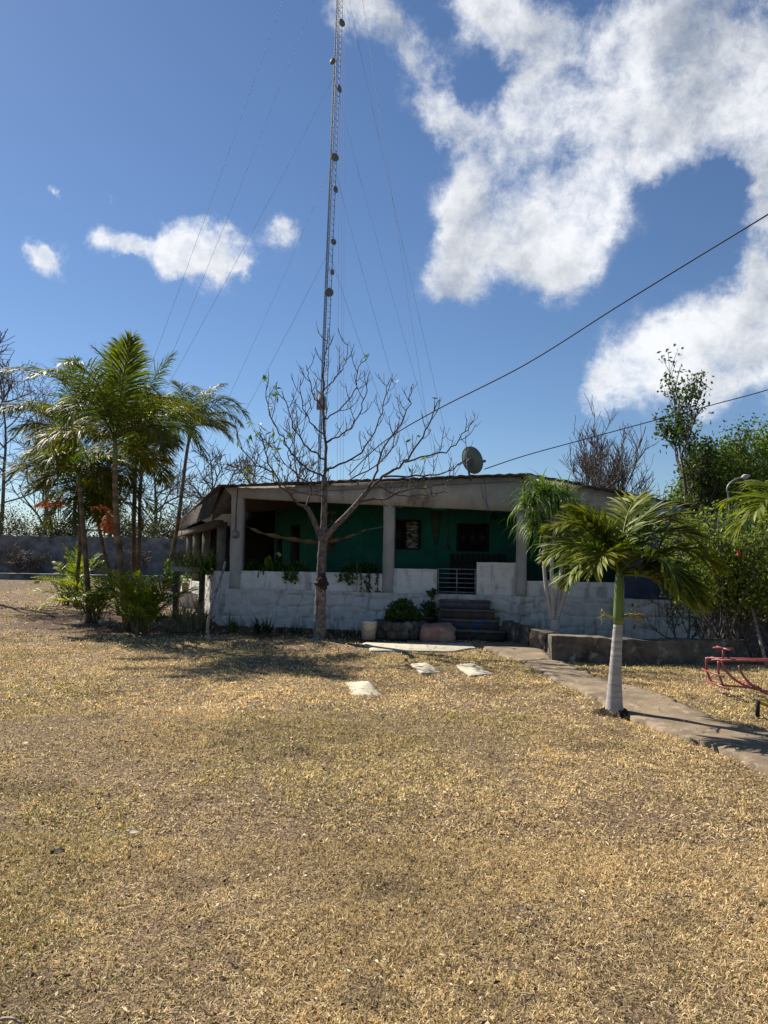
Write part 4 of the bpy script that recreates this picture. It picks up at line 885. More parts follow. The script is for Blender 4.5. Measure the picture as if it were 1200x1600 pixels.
lim = [([(506,842),(518,828),(532,812),(558,786),(572,768),(585,752)], .055, .036, -.3, 0)]
main_r = pixpath([(506,844),(520,826),(540,806),(560,784),(575,766)], TY, -.35)
tube(mb, main_r, np.linspace(.06, .042, len(main_r)), 10)
main_l = pixpath([(503,846),(494,822),(484,800),(479,793)], TY, -.25)
tube(mb, main_l, np.linspace(.055, .042, len(main_l)), 10)
mb.build('trunk', M['bark'], T, smooth=True)
tips = []; mb = MB()
JY = TY-.35
LIMBS = [  # pixels, start depth, depth change, r0, r1
 ([(507,745),(508,700),(506,640),(505,590),(509,550),(513,512)], TY, 0, .042, .010),
 ([(575,766),(600,745),(632,722),(655,690),(672,655),(686,625)], JY, -.6, .040, .010),
 ([(575,766),(588,735),(600,700),(625,665),(640,630),(645,600)], JY, .6, .032, .010),
 ([(600,745),(650,745),(690,740),(722,722),(737,700)], JY-.2, -.8, .028, .009),
 ([(632,722),(670,712),(705,700),(730,672),(737,655)], JY-.3, .3, .025, .009),
 ([(560,784),(600,778),(640,765),(690,757),(718,742)], JY+.1, -1.0, .030, .009),
 ([(590,760),(630,775),(665,772),(700,770)], JY-.1, .5, .02, .008),
 ([(479,793),(462,782),(444,764),(428,738),(415,705),(405,675)], TY-.25, -.5, .036, .010),
 ([(428,738),(400,725),(378,700),(368,668)], TY-.5, .3, .022, .009),
 ([(479,793),(485,772),(487,750),(495,728)], TY-.25, .4, .028, .012),
 ([(487,755),(462,742),(450,715),(448,690)], TY-.1, .5, .022, .009),
 ([(507,745),(475,728),(450,700),(432,668),(418,630),(415,600)], TY, .7, .028, .010),
 ([(507,718),(480,700),(462,675),(450,640),(440,610)], TY, -.7, .026, .009),
 ([(507,680),(485,660),(472,630),(470,590)], TY, .4, .022, .009),
 ([(507,640),(490,618),(482,590),(478,570)], TY, -.3, .018, .008),
 ([(507,738),(540,722),(570,700),(590,665),(600,625),(610,590)], TY, .8, .030, .010),
 ([(507,690),(535,678),(560,650),(572,610),(578,580)], TY, -.6, .024, .009),
 ([(506,655),(530,640),(552,612),(562,575),(565,560)], TY, .4, .022, .009),
 ([(506,610),(525,590),(540,565),(544,535)], TY, -.2, .018, .008),
 ([(507,760),(540,752),(575,735),(610,705),(620,670)], TY, -.9, .026, .009),
 ([(506,775),(470,768),(430,752),(395,742)], TY, -1.0, .020, .008)]
for pix, Y0, dy, r0, r1 in LIMBS:
    pth = pixpath(pix, Y0, dy); pth[1:-1] += rt.normal(size=pth[1:-1].shape)*.016; tube(mb, pth, np.linspace(r0*.72, r1*.72, len(pth)), 7, (1.25,1.15,1.05) if r0 > .03 else (1.1,1.05,1)); tips.append(pth[-1])
    furnish(mb, pth, rt, .22, .60, .0082, 1, tips, 1.05, .22)
mb.build('branches', M['twig'], T)
tips = np.array(tips); mb = MB()
sel = tips[(tips[:, 0] < P(450,640,TY).x) & (tips[:, 2] > 2.9)]; sel = sel[rt.choice(len(sel), min(22, len(sel)), replace=False)]
oth = tips[rt.choice(len(tips), 24, replace=False)]
ctr = np.concatenate([np.repeat(sel, 4, 0), oth]); ctr = ctr+rt.normal(size=ctr.shape)*.02
leaves(mb, ctr, .15, .022, rt, [(2.6,2.5,.7),(1.6,2.0,.8),(2.0,1.3,.6)], droop=.6); mb.build('leaves', M['leaf'], T)

# leaning whitewashed pole by the corner
pb_ = G(327, 1003); mb = MB(); pth = smooth_path([P(330,1008,pb_.y-.1), P(326,995,pb_.y), P(325,975,pb_.y+.05), P(334,935,pb_.y+.35), P(346,900,pb_.y+.75), P(352,878,pb_.y+1.0)], 5)
tube(mb, pth, np.linspace(.034, .022, len(pth)), 8, (1.7,1.7,1.75)); tag(mb.build('leaning_pole', M['bark'], origin=(pb_.x, pb_.y, 0), smooth=True), 'crooked pale pole leaning against the white wall corner', 'pole')

def rtree(name, lab, base, H_, rg, r=.16, lev=3, spread=.8, leaf=None, m='farbark', cat='tree', grp=None, fork=.35, nb=7, up=.35, lean=(0,0), tw=1.0, leafn=0, leafL=.12, leafW=.035, leafcols=((1,1,1),), leafsd=.25, crown_from=.3, multi=1, lowleaf=True, rmin=.012):
    """trunk with limbs, branches and twigs; leaves in clumps round the tips"""
    root = empty(name, tuple(base), lab, cat, grp); b = np.array(base, float); mt = MB(); mc = MB(); tips = []
    def rec(p, d, L, r, lv):
        seg = 6 if lv > 1 else 4; pts = [p]; dd = nz(d); q = p
        for k in range(seg):
            dd = nz(dd+rg.normal(size=3)*.14+V(0,0,1)*up*.25); q = q+dd*L/seg; pts.append(q)
        tube(mc, pts, np.linspace(max(r, rmin), max(r*.5, rmin*.8), seg+1), 6 if lv > 1 else (4 if lv else 3), rg.uniform(.8, 1.2)*V(1,1,1), cap=False)
        if lv == 0: tips.append(pts[-1]); tips.append(pts[-2]); return
        tips.append(pts[-1]) if lv == 1 else None
        k = nb if lv > 1 else nb+1
        for i in range(k):
            t = rg.uniform(.25, 1); x = t*seg; j = min(int(x), seg-1); pp_ = pts[j]+(pts[j+1]-pts[j])*(x-j)
            a = rg.normal(size=3); a = nz(np.cross(dd, np.cross(a, dd))); nd = nz(dd*.6+a*spread+V(0,0,.1))
            rec(pp_, nd, L*rg.uniform(.42, .68), r*.5, lv-1)
    for mi in range(multi):
        d = nz(V(lean[0]+rg.normal()*.12*(multi > 1)*2, lean[1]+rg.normal()*.12*(multi > 1), 1)); pts = [b+V(rg.normal()*.15*(multi > 1), 0, -.1)]; q = pts[0]; n = 8; dd = d; Ht = H_*(.72 if lev > 1 else .8)
        for k in range(n): dd = nz(dd+rg.normal(size=3)*.07); q = q+dd*Ht/n; pts.append(q)
        if multi == 1:
            dr = (pts[-1]-pts[0])*V(1,1,0)*.85; pts = [p_-dr*i_/n for i_, p_ in enumerate(pts)]; dd = nz(dd-V(dd[0],dd[1],0)*.8)
        tube(mt, pts, np.linspace(r, r*.3, n+1), 8)
        for i in range(nb+3):
            t = crown_from+(1-crown_from)*(i+rg.random())/(nb+3); x = t*n; j = min(int(x), n-1); pp_ = pts[j]+(pts[j+1]-pts[j])*(x-j)
            az = rg.uniform(0, 2*math.pi); e = R(rg.uniform(15, 60)); nd = V(math.cos(az)*math.cos(e), math.sin(az)*math.cos(e), math.sin(e))*V(spread*1.2,spread*1.2,1)
            rec(pp_, nd, H_*fork*rg.uniform(.7, 1.15)*(1.15-.5*t), r*.45*(1.1-.5*t), lev-1)
        rec(pts[-1], dd, H_*.24, r*.28, lev-1)
    mt.build('trunk', M[m], root); mc.build('branches', M[m], root)
    if leafn and tips:
        tp_ = np.array(tips); c = tp_[rg.integers(0, len(tp_), leafn)]+rg.normal(size=(leafn, 3))*leafsd; ml = MB(); leaves(ml, c, leafL, leafW, rg, leafcols); ml.build('foliage', M['leaf'], root)
    return root
rb = np.random.default_rng(44)
# bare trees behind the boundary wall, left
BT = [(-5,56,17.5,'large leafless tree at the far left edge behind the grey wall'),(60,50,13,'leafless tree behind the grey wall, left of the palm clump'),(115,54,13,'leafless tree behind the grey wall showing between the left palm trunks'),
      (235,53,10.5,'leafless tree behind the grey wall, right of the palm trunks'),(330,48,9.0,'spreading leafless tree behind the roof corner of the house'),(395,50,9.0,'leafless tree behind the house left of the near bare tree'),(170,58,12.5,'thin leafless tree behind the middle of the palm clump')]
for px, Y_, h_, lb in BT:
    b = P(px, 860, Y_); rtree('leafless_tree', lb, (b.x, Y_, 0), h_, rb, r=.2, lev=3, spread=1.0, grp='leafless trees behind the grey boundary wall', fork=.36, nb=6, up=.3, rmin=.02)
b = P(-60, 860, 24); rtree('leafless_tree', 'near leafless tree whose twigs reach in at the upper left edge', (b.x, 24, 0), 10.4, rb, r=.16, lev=3, spread=1.0, grp=None, fork=.30, nb=6, up=.3, rmin=.012, crown_from=.45)
b = P(410, 860, 21.8); rtree('leafless_tree', 'slim leafless tree just behind the house roof, left of the near bare tree', (b.x, 22+8, 0), 7.6, rb, r=.1, lev=3, spread=.7, fork=.26, nb=5, up=.6, rmin=.014)
# greenery behind the wall
for k, (px, Y_, h_) in enumerate(((15,50,4.6),(75,52,4.2),(120,49,3.8),(185,50,4.4),(245,49,4.0),(300,51,4.8))):
    b = P(px, 860, Y_); nm = ['far left edge','left of the palm clump','between the leftmost palm trunks','behind the middle palm trunks','right of the palm trunks','behind the side porch roof'][k]
    rtree('thicket_bush', 'loose brown green brush rising above the grey wall, '+nm, (b.x, Y_, 0), h_, rb, r=.08, lev=2, spread=1.1, cat='bush', grp='brush above the grey wall', fork=.45, nb=7, leafn=2600, leafL=.15, leafW=.045, leafcols=((1.3,1.0,.8),(.8,.8,.6),(1.5,1.15,.9)), leafsd=.55, multi=3, crown_from=.15, rmin=.02)
for k, (px, Y_, h_) in enumerate(((28,43.5,2.1),(62,43.8,1.6),(205,43,1.9))):
    b = P(px, 860, Y_); rtree('wall_shrub', 'small leafless shrub standing in front of the grey wall, '+['leftmost','second from the left','between the palm trunks'][k], (b.x, Y_, 0), h_, rb, r=.05, lev=2, spread=1.1, cat='shrub', fork=.5, nb=6, multi=3, crown_from=.1, rmin=.02)
# trees at the right, behind the house
b = P(968, 860, 30); rtree('leafless_tree', 'brushy leafless tree behind the house between the white stemmed plant and the tall green tree', (b.x, 30, 0), 7.0, rb, r=.1, lev=3, spread=.55, fork=.42, nb=6, up=.8, multi=3, rmin=.012, crown_from=.2)
b = P(850, 860, 40); rtree('sparse_tree', 'low wide tree with thin crown showing above the roof peak', (b.x, 40, 0), 4.3, rb, r=.15, lev=3, spread=1.1, fork=.45, nb=6, up=.2, rmin=.016, leafn=1500, leafL=.13, leafW=.04, leafcols=((1.1,1.0,.8),(1.3,1,.8)), leafsd=.3)
b = P(1068, 860, 27); rtree('tall_tree', 'tall narrow tree with sparse dark leaves and bare top, at the right', (b.x, 27, 0), 8.1, rb, r=.13, lev=3, spread=.5, fork=.3, nb=6, up=.9, rmin=.012, leafn=3400, leafL=.17, leafW=.05, leafcols=((1.2,1.3,1.0),(.9,1.0,.8)), leafsd=.14, crown_from=.15, multi=1)
for px, Y_, h_, lb, sd_ in ((1128,28,6.3,'broad bright green leafy tree behind the tall narrow tree at the right',1),(1190,26,6.1,'rounded green leafy tree at the right edge behind the flowering bush',2),(1085,32,5.0,'lower green leafy tree behind the blue end of the house',3),(1235,30,6.4,'green leafy tree cut by the right edge, farthest back',4)):
    b = P(px, 860, Y_); rtree('green_tree', lb, (b.x, Y_, 0), h_, rb, r=.13, lev=3, spread=1.0, grp='green trees behind the house at right', fork=.36, nb=6, up=.35, rmin=.016, leafn=19000, leafL=.12, leafW=.04, leafcols=((2.4,2.4,1.0),(1.6,1.7,.9),(3.4,3.2,1.4)), leafsd=.30, crown_from=.12)
# flowering bush at the right
b = G(1160, 1008); fbc = P(1160, 900, 11.6)
FB = empty('flowering_bush', (fbc.x, 12.0, 0), 'tall olive bush with red flowers and bare lower stems behind the garden wall', 'bush')
mb = MB(); rf_ = np.random.default_rng(55); tips = []
for k in range(46):
    az = rf_.uniform(0, 2*math.pi); p = V(P(1125+rf_.uniform(-8,40), 900, 11.9).x, 11.9+rf_.normal()*.15, 0); d = nz(V(math.cos(az)*.5, math.sin(az)*.45, 1)); q = p; pts = [p]; L_ = rf_.uniform(1.7, 2.6)
    for s_ in range(7): d = nz(d+rf_.normal(size=3)*.09+V(0,0,.04)); q = q+d*L_/7; pts.append(q)
    tube(mb, pts, np.linspace(.017, .006, 8), 5, rf_.uniform(.9, 2.3)*V(1,1,1)); furnish(mb, pts, rf_, .2, .42, .006, 1, tips, .4, .4, (1.2,1.1,1))
mb.build('stems', M['twig'], FB)
tips = np.array(tips); tips = tips[tips[:, 2] > .55]; mb = MB(); n_ = 13000; c = tips[rf_.integers(0, len(tips), n_)]+rf_.normal(size=(n_, 3))*.09; c = c[c[:, 2] > .45+rf_.random(len(c))*.7*(c[:, 0] < fbc.x)]
leaves(mb, c, .075, .02, rf_, [(2.8,2.4,1.1),(1.7,1.7,.9),(4.2,3.4,1.5),(1.1,1.2,.8)]); mb.build('foliage', M['leaf'], FB)
mb = MB(); fc = tips[rf_.choice(len(tips), 16, replace=False)]; leaves(mb, np.repeat(fc, 7, 0)+rf_.normal(size=(112,3))*.02, .055, .02, rf_, [(.5,.05,.03),(.6,.12,.05)]); mb.build('flowers', M['flower'], FB)
mb = MB(); tube(mb, smooth_path([P(1200,1045,10.9), P(1190,1010,11.0), P(1178,960,11.3), P(1169,935,11.5), P(1160,890,11.8)], 5), [.028,.016], 7, (1.5,1.5,1.45)); mb.build('leaning_stem', M['bark'], FB, smooth=True)['label'] = 'thin white speckled stem leaning out of the bush'
# bushes filling the right bed and beyond the frame
for px, Y_, h_, lb in ((1215,12.6,2.3,'dark leafy bush at the right edge behind the flowering bush'),(1075,12.9,1.5,'small thin bush against the blue wall')):
    b = P(px, 900, Y_); rtree('bed_bush', lb, (b.x, Y_, 0), h_, rb, r=.03, lev=2, spread=.9, cat='bush', fork=.42, nb=6, multi=5 if px > 1100 else 3, leafn=3600 if px > 1100 else 260, leafL=.08, leafW=.026, leafcols=((.9,1,.7),(1.4,1.3,.8)), leafsd=.13, rmin=.006, crown_from=.15, up=.5)

# ------------------------------------------------------------------ white-stemmed pandanus/dracaena
WY = G(868, 1012).y+.2; wb = P(868, 1000, WY); WS = empty('dracaena', (wb.x, WY, 0), 'plant with several white forked stems and drooping strap leaves by the right pillar', 'tree')
mb = MB(); rg = np.random.default_rng(66)
tube(mb, smooth_path([P(866,1014,WY), P(866,990,WY), P(866,968,WY)], 4), [.10,.085,.08,.085,.09,.095,.09,.085,.08][:9], 12, (1.05,1.0,.95))
heads = []
for pix, dy in (([(861,970),(857,940),(852,905),(850,870),(852,820)],.1),([(864,968),(864,935),(862,900),(864,860),(868,800)],-.1),([(868,970),(873,940),(876,905),(878,870),(885,820)],.2),([(870,968),(880,935),(888,905),(895,880),(905,840)],0)):
    p_ = pixpath(pix, WY, dy); tube(mb, p_, np.linspace(.045, .027, len(p_)), 8, (.95,.9,.84)); heads.append(p_[-1])
mb.build('stem', M['whitebark'], WS, smooth=True)
heads += [np.array(P(838,785,WY-.1)), np.array(P(860,775,WY+.1)), np.array(P(895,800,WY)), np.array(P(846,830,WY)), np.array(P(880,775,WY+.3)), np.array(P(862,850,WY+.2)), np.array(P(828,792,WY)), np.array(P(836,822,WY-.1)), np.array(P(845,768,WY))]
for h_ in heads:
    mb = MB(); straps(mb, h_, 80, .66, .013, rg, (0,88), (70,160), ((2.0,2.2,1.6),(3.6,3.7,3.2),(1.3,1.5,1.1)), seg=7, spread=.07); mb.build('leaf_tuft', M['leaf'], WS)
mb = MB()
for h_ in heads[4:]: tube(mb, [heads[1]-V(0,0,.25), (heads[1]+h_)/2-V(0,0,.1), h_], .018, 6)
mb.build('branch', M['whitebark'], WS)

# ------------------------------------------------------------------ foreground palm with white trunk
fb = G(960, 1113); FY = fb.y
FP_ = empty('coconut_palm', (fb.x, FY, 0), 'short palm with swollen white ringed trunk standing in the grass beside the path', 'palm tree')
pts = smooth_path([P(960,1118,FY), P(960,1100,FY), P(961,1060,FY), P(963,1020,FY), P(966,975,FY)], 9); n = len(pts)
rad = np.interp(np.linspace(0, 1, n), [0,.1,.25,.5,.75,1], [.10,.098,.084,.066,.055,.046]); rad = rad*(1+.03*(np.arange(n) % 2)); rg = np.random.default_rng(70)
mb = MB(); tube(mb, pts, rad, 20, np.array([V(1,1,1)*(1.0 if k % 2 else .84)*(.55 if k < 2 else rg.uniform(.82, 1.05)) for k in range(n)])); mb.build('trunk', M['whitebark'], FP_, smooth=True)
mb = MB(); sp = [P(966,976,FY), P(966.5,968,FY), P(967,940,FY), P(968,905,FY), P(969,885,FY)]; tube(mb, sp, [.049,.056,.052,.045,.034], 14, np.array([(1.3,1.3,1.0),(1,1.1,1),(1,1.1,1),(.9,1,1),(.8,.9,.8)])); mb.build('crown_shaft', M['shaft'], FP_, smooth=True)
top = np.array(P(968, 893, FY)); rg = np.random.default_rng(77)
CO = ((1.4,1.4,.8),(1.9,1.7,.7),(1.1,1.2,.85))
FR_ = [ # az, el, length, curl, bend
 (176,58,1.1,110,0),(188,80,1.15,105,.1),(160,72,1.2,95,0),(140,80,1.1,60,.2),(170,84,1.1,70,0),(15,84,1.0,75,0),(345,12,.95,75,.0),(318,5,.85,60,.1),
 (10,66,1.25,118,0),(-12,48,1.15,100,0),(25,75,1.3,110,-.2),(330,30,.95,120,.2),(352,22,1.0,85,.1),
 (232,58,1.0,125,0),(300,48,.95,135,0),(85,65,1.2,90,0),(55,80,1.25,70,0),(110,50,1.1,100,0),(205,38,1.0,110,0)]
for k, (az, el, Lf, cu, be) in enumerate(FR_):
    cl = np.array(CO[k % 3])*rg.uniform(.85, 1.1); mb = MB()
    frond(mb, top-V(0,0,.05*rg.random()), R(az), R(el), Lf*(.84 if 130 < az < 260 else .98), R(cu), rg, nl=46, ll=.36 if 130 < az < 260 else .40, lw=.0125, hang=.5, vee=18, col=cl, tipcol=cl*V(1.35,1.15,.7), r0=.017, bend=be, seg=5, start=.2)
    mb.build('frond', M['palm'], FP_)
mb = MB(); bq = P(965, 968, FY); 
tube(mb, smooth_path([bq, P(950,962,FY-.1), P(940,953,FY-.12)], 3), .009, 5, (.5,.42,.22))
for q in range(70):
    a = rg.uniform(-.5, .5); tube(mb, smooth_path([bq, bq+Vector((.1+rg.uniform(0,.08), rg.normal()*.05, .06)), bq+Vector((.16+rg.uniform(0,.12), rg.normal()*.08, .03+rg.normal()*.05))], 3), .0022, 3, (.36,.33,.15))
for q in range(14): tube(mb, smooth_path([bq, bq+Vector((-.1-rg.uniform(0,.06), rg.normal()*.05, .05)), bq+Vector((-.15-rg.uniform(0,.08), rg.normal()*.08, .04+rg.normal()*.05))], 3), .002, 3, (.36,.33,.15))
mb.build('flower_stalk', M['flower'], FP_)
mb = MB()
for q in range(170):
    a = rg.uniform(0, 2*math.pi); r_ = rg.uniform(.07, .12); x = fb.x+r_*math.cos(a); y = FY+r_*math.sin(a); x2 = fb.x+(r_+rg.uniform(.02,.14))*math.cos(a+rg.normal()*.2); y2 = FY+(r_+rg.uniform(.02,.14))*math.sin(a+rg.normal()*.2)
    tube(mb, [(x, y, rg.uniform(.0,.045)), (x2, y2, -.01)], .004, 4, (.6,.5,.45))
mb.build('roots', M['palmbark'], FP_)
# palm just outside the right edge whose fronds hang into view
RX = P(1262, 900, 7.6).x
RP = empty('edge_palm', (RX, 7.6, 0), 'palm at the right edge with only its drooping frond tips in view', 'palm tree')
mb = MB(); tube(mb, [(RX,7.6,-.05),(RX,7.6,.8),(RX,7.6,1.75)], [.09,.07,.05], 10); mb.build('trunk', M['whitebark'], RP)
for k, (az, el, Lf, cu) in enumerate(((180,58,.95,130),(205,66,1.0,115),(150,70,1.0,100),(0,55,1.2,110),(60,60,1.2,110),(300,55,1.1,120),(100,70,1.2,80),(250,60,.9,120))):
    mb = MB(); frond(mb, (RX, 7.6, 1.85), R(az), R(el), Lf, R(cu), rg, nl=30, ll=.40, lw=.013, hang=.9, col=(1.6,1.6,.8), tipcol=(2.0,1.7,.7), seg=5); mb.build('frond', M['palm'], RP)

# ------------------------------------------------------------------ mast with dishes and guy wires
MY = 56.; mb0 = P(505, 640, MY); mt0 = P(531, -10, MY); dirm = nz(np.array(mt0-mb0)); base = np.array(mb0)-dirm*(mb0.z/dirm[2]); topm = np.array(mt0)+dirm*8
MA = empty('radio_mast', tuple(base), 'tall thin lattice radio mast with round dishes and guy wires rising behind the house', 'mast')
Lm = np.linalg.norm(topm-base); ux = nz(np.cross(dirm, V(0,1,0))); uy = np.cross(dirm, ux); wmst = .26
cor = [ux*wmst*math.cos(a)+uy*wmst*math.sin(a) for a in (R(80), R(200), R(320))]
mb = MB()
for c in cor: tube(mb, [base+c, topm+c], .030, 5)
nb_ = int(Lm/.50)
for k in range(nb_):
    a = base+dirm*Lm*k/nb_; b = base+dirm*Lm*(k+1)/nb_
    for i in range(3):
        tube(mb, [a+cor[i], a+cor[(i+1) % 3]], .010, 3, cap=False); tube(mb, [a+cor[i], b+cor[(i+1) % 3]], .010, 3, cap=False)
mb.build('lattice', M['mast'], MA)
mb = MB(); tube(mb, [base+cor[2]*1.35, topm+cor[2]*1.35], .022, 4); tube(mb, [base+cor[1]*.2+cor[2]*.8, base+dirm*Lm*.9+cor[1]*.2+cor[2]*.8], .02, 4); mb.build('feeder_cable', M['cable'], MA)
def at(py): t = (640-py)/650.; return np.array(mb0)+(np.array(mt0)-np.array(mb0))*t
for px, py, r_, az in ((534,36,.30,-50),(520,96,.27,235),(530,139,.29,-25),(523,246,.34,-60),(524,296,.28,-30),(521,378,.25,-45),(519,425,.24,-20),(514,457,.36,-75)):
    c = np.array(P(px, py, MY-.3)); dd = nz(V(math.cos(R(az)), math.sin(R(az)), 0)); a0 = at(py)
    mb = MB(); tube(mb, [c-dd*.16, c-dd*.1, c-dd*.02, c+dd*.06, c+dd*.09], [.05, r_*.55, r_*.95, r_, r_*.9], 18, (.75,.75,.68)); tube(mb, [c-dd*.1, a0], .035, 5, (.6,.6,.6)); mb.build('antenna_dish', M['dish'], MA, smooth=True)
mb = MB(); c = np.array(P(502, 630, MY-.4)); box(mb, c[0]-.35, c[0]+.35, c[1]-.2, c[1]+.2, c[2]-.5, c[2]+.5); mb.build('equipment_box', M['metal'], MA)
def guy(z_px, ex, ey, Ye):
    a = at(z_px); e = np.array(P(ex, ey, Ye)); d = e-a; 
    if e[2] > 0: e = a+d*(a[2]/(a[2]-e[2]))        # down to its anchor in the ground
    m_ = []
    for t in np.linspace(0, 1, 9): q = a*(1-t)+e*t; q = q-V(0,0,1)*4*t*(1-t)*.6; m_.append(q)
    g_ = MB(); tube(g_, m_, .012, 3, cap=False); g_.build('guy_wire', M['wire'], MA)
for zp_, ex, ey, Ye in ((-300,248,530,48),(-120,268,545,48),(115,285,550,48),(258,380,560,52),(395,408,585,52),
                        (-60,684,612,48),(-200,660,600,50),(140,655,600,50),(258,622,610,50),(400,575,560,52)): guy(zp_, ex, ey, Ye)
g_ = MB()
for k, x_ in enumerate((531,535,538)): g_2 = P(x_, 0, MY+1.2); g_3 = P(x_-3+k, 520, MY+1.2); tube(g_, [np.array(g_2)+(np.array(g_2)-np.array(g_3))*.4, g_3, np.array(g_3)+(np.array(g_3)-np.array(g_2))*.5], .012, 3, cap=False)
g_.build('hanging_lines', M['wire'], MA)
# power cables
def cable(pix, lab, r_=.014):
    p_ = smooth_path([P(*q) for q in pix], 8); mb = MB(); tube(mb, p_, r_, 5); tag(mb.build('power_cable', M['cable'], origin=tuple(p_[0])), lab, 'cable')
cable([(1330,255,9.5),(1200,335,10.3),(1080,408,11.3),(960,482,12.2),(820,570,13.3),(683,640,14.2),(600,690,14.9),(545,742,15.6)], 'thick black cable sloping down across the sky from upper right to the porch roof', .012)
cable([(1330,568,16),(1200,609,16),(1100,636,16),(1000,663,16),(900,690,16),(820,712,15.8),(757,733,15.0)], 'thin black cable running to the roof by the satellite dish, lower than the thick one', .011)

# ------------------------------------------------------------------ grass
def field(n, y0, y1, xk, xm, blade, rg, big=1.0, dens=True):
    y = np.sqrt(rg.uniform(y0**2, y1**2, n)); x = rg.uniform(-1, 1, n)*(xk*y+xm)
    return x, y
def grass():
    rg = np.random.default_rng(99); g = MB()
    bands = [(1.9,4.2,460000,.0019,.038,.60,.5),(4.2,7.5,340000,.0034,.040,.58,.6),(7.5,12,260000,.0055,.046,.56,.7),(12,18,110000,.009,.055,.56,1.0),(18,36,60000,.018,.07,.60,1.0)]
    dx0 = A
    for (y0, y1, n, wd, ln, xk, xm) in bands:
        x, y = field(n, y0, y1, xk, xm, 0, rg); nt_ = n//16; tx, ty = field(nt_, y0, y1, xk, xm, 0, rg); ti = rg.integers(0, nt_, n); tf = rg.random(n) < .62
        sp_ = .010+.0022*y0; x = np.where(tf, tx[ti]+rg.normal(size=n)*sp_, x); y = np.where(tf, ty[ti]+rg.normal(size=n)*sp_, y); tb_ = np.where(tf, rg.uniform(.62, 1.25, nt_)[ti], rg.uniform(.6, 1.0, n))
        jx = (fbm(x*3, y*3, 3, 140)-.5)*.5+rg.normal(size=n)*.03; jy = (fbm(x*3+40, y*3, 3, 141)-.5)*.34+rg.normal(size=n)*.03
        ok = ~pip(x+jx, y+jy, pathpoly)
        for _, pl_ in slabs: ok &= ~pip(x+jx*.6, y+jy*.6, pl_)
        d = -((x-A[0])*N2[0]+(y-A[1])*N2[1]); s = (x-A[0])*U2[0]+(y-A[1])*U2[1]; ok &= ~((d > -.15) & (s > -1.2) & (y > 14)); ok &= ~((x > G(862,1034).x) & (y > k1.y-.05) & (y < 12.2)) 
        bmk = bedmask(x, y); ok &= rg.random(n) > bmk*.86
        ok &= np.hypot(x-fb.x, y-FY) > .13
        den = fbm(x*1.1, y*1.1, 4, 71); ok &= rg.random(n) < np.clip(.58+(den-.42)*3.2, .38, 1)
        x = x[ok]; y = y[ok]; tb_ = tb_[ok]; tf = tf[ok]; k = len(x); z = hgt(x, y)-.003
        gr = np.clip((fbm(x*.55+7, y*.55, 4, 77)-.47)*6, 0, 1); gr = np.maximum(gr, np.clip((y-9.5)/3, 0, .55)*(x > -1))   # greener patches
        isg = rg.random(k) <   .03+gr*.26
        az = rg.uniform(0, 2*math.pi, k); lie = rg.random(k) < np.where(isg, .3, np.where(tf, .55, .9))
        el = np.where(lie, rg.uniform(2, 20, k), rg.uniform(25, 78, k))*math.pi/180
        L = ln*rg.uniform(.45, 1.35, k)*np.where(isg, .85, 1)*np.where(lie, 1.15, .85)
        wv = wd*rg.uniform(.6, 1.3, k)
        d = np.stack([np.cos(az)*np.cos(el), np.sin(az)*np.cos(el), np.sin(el)], 1)
        ta = az+math.pi/2+rg.normal(size=k)*.5; sd_ = np.stack([np.cos(ta), np.sin(ta), rg.normal(size=k)*.3], 1)
        p0 = np.stack([x, y, z], 1); bendv = np.stack([rg.normal(size=k)*.3, rg.normal(size=k)*.3, -rg.uniform(.1, .7, k)], 1)
        mid = p0+d*L[:, None]*.55; tip = mid+(d+bendv)*L[:, None]*.5; tip[:, 2] = np.maximum(tip[:, 2], z+.002)
        w_ = sd_*wv[:, None]
        v = np.stack([p0-w_, p0+w_, mid+w_*.8, mid-w_*.8, tip], 1).reshape(-1, 3)
        b_ = np.arange(k)[:, None]*5
        st_ = np.array([(.84,.65,.35),(.70,.53,.28),(.94,.79,.51),(.46,.32,.18),(.15,.095,.06),(.68,.55,.27)])[rg.choice(6, k, p=[.26,.22,.15,.16,.09,.12])]
        gn = np.array([(.30,.30,.10),(.42,.39,.14),(.22,.24,.075)])[rg.integers(0, 3, k)]
        c = np.where(isg[:, None], gn, st_)*rg.uniform(.7, 1.2, (k, 1))*tb_[:, None]*(.76+.72*fbm(x*.7+3, y*.9, 4, 123)[:, None])*(1-.35*np.clip((fbm(x*2.2, y*2.2, 3, 131)-.6)*6, 0, 1)[:, None])
        c = np.repeat(c, 5, 0); base_n = g.n
        g.add(v, b_+np.array([[0,1,2,3]]), c); g.f.append(base_n+b_+np.array([[3,2,4]]))
    o = g.build('grass', M['straw']); tag(o, 'dry straw coloured lawn grass with greener patches', 'grass', kind='stuff')
grass()
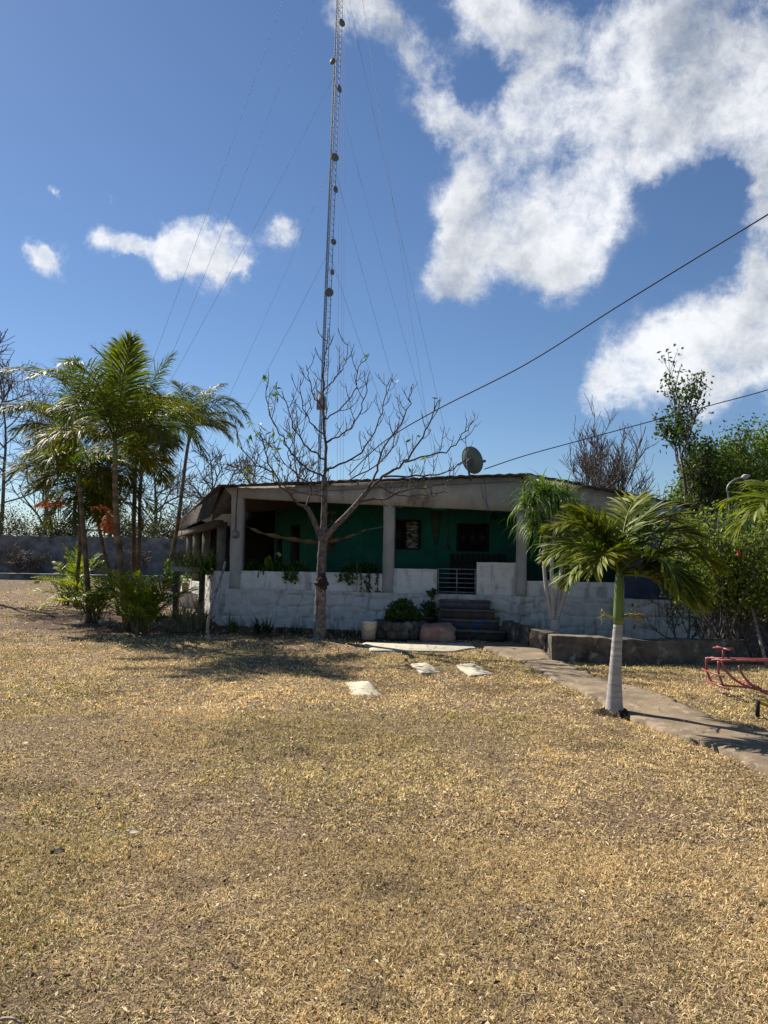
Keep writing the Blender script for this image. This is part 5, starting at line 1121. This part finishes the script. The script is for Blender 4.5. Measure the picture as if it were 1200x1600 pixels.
def litter():
    rg = np.random.default_rng(101); l_ = MB()
    for (n, y0, y1, xk, L, W_) in ((30000,1.9,5,.6,.011,.0019),(32000,5,11,.6,.016,.0032),(3500,1.9,7,.6,.035,.0035),(5200,1.9,6,.6,.020,.005),(1800,6,12,.6,.034,.009),(1500,12,18,.55,.06,.018)):
        x, y = field(n, y0, y1, xk, .6, 0, rg); z = hgt(x, y)+.008+rg.random(n)*.012; onp = pip(x, y, pathpoly); z = np.where(onp, .052+rg.random(n)*.004, z)
        bmk = bedmask(x, y); d = -((x-A[0])*N2[0]+(y-A[1])*N2[1]); ok = (d < -.2)|(x < -5); keep = ok & (rg.random(n) < np.where(onp, .14, .5+bmk)); x, y, z = x[keep], y[keep], z[keep]
        k = len(x); c0 = np.stack([x, y, z], 1); az = rg.uniform(0, 6.283, k); d3 = np.stack([np.cos(az), np.sin(az), rg.normal(size=k)*.15], 1); s3 = np.stack([-np.sin(az), np.cos(az), rg.normal(size=k)*.35], 1)
        ln = (L*rg.uniform(.5, 1.7, k))[:, None]; wd = (W_*rg.uniform(.5, 1.6, k))[:, None]
        v = np.stack([c0, c0+d3*ln*.5+s3*wd+V(0,0,.004), c0+d3*ln, c0+d3*ln*.5-s3*wd], 1).reshape(-1, 3)
        cc_ = np.array([(.68,.53,.34),(.13,.08,.05),(.36,.24,.13),(.045,.03,.022),(.74,.64,.48)])[rg.choice(5, k, p=[.18,.27,.18,.32,.05])]*rg.uniform(.8,1.15,(k,1))  # near-black bits among the leaves stand for shade in gaps between blades
        l_.add(v, np.arange(k)[:, None]*4+np.array([[0,1,2,3]]), np.repeat(cc_, 4, 0))
    tag(l_.build('fallen_leaves', M['litter']), 'scattered small dead leaves and bits lying on the dry lawn', 'leaves', kind='stuff')
litter()
# a few larger leaves and sticks one can point to
for (px, py, L_, W_, az, cl, lb) in ((207,1303,.085,.02,.1,(.55,.50,.38),'pale curled dead leaf on the lawn at centre left, the largest'),(815,1426,.06,.014,.6,(.55,.47,.33),'pale dead leaf on the lawn at lower right of centre'),(1176,1392,.09,.012,.1,(.58,.5,.36),'pale straw coloured leaf near the right edge of the lawn'),(90,1333,.07,.025,.5,(.03,.028,.03),'dark curled leaf on the lawn at the left')):
    g_ = G(px, py, .03); mb = MB(); vs = []
    for k in range(7):
        t = k/6; w_ = W_*math.sin(math.pi*min(.98, t+.02))**.8; x = g_.x+math.cos(az)*(t-.5)*L_; y = g_.y+math.sin(az)*(t-.5)*L_
        vs += [(x-math.sin(az)*-w_, y-math.cos(az)*w_, g_.z+.012), (x, y, g_.z), (x+math.sin(az)*-w_, y+math.cos(az)*w_, g_.z+.014)]
    mb.add(vs, np.array([[3*k+i, 3*k+i+1, 3*k+i+4, 3*k+i+3] for k in range(6) for i in (0, 1)]), cl); tag(mb.build('fallen_leaf', M['litter'], origin=tuple(g_)), lb, 'leaf')
a = G(2, 1592, .02); b = G(34, 1599, .02); mb = MB(); tube(mb, smooth_path([a, (a+b)/2+Vector((0,.004,.006)), b], 4), [.006,.004], 6, (2.2,2.1,2)); tag(mb.build('stick', M['bark'], origin=tuple(a)), 'short pale stick in the bottom left corner of the lawn', 'stick')
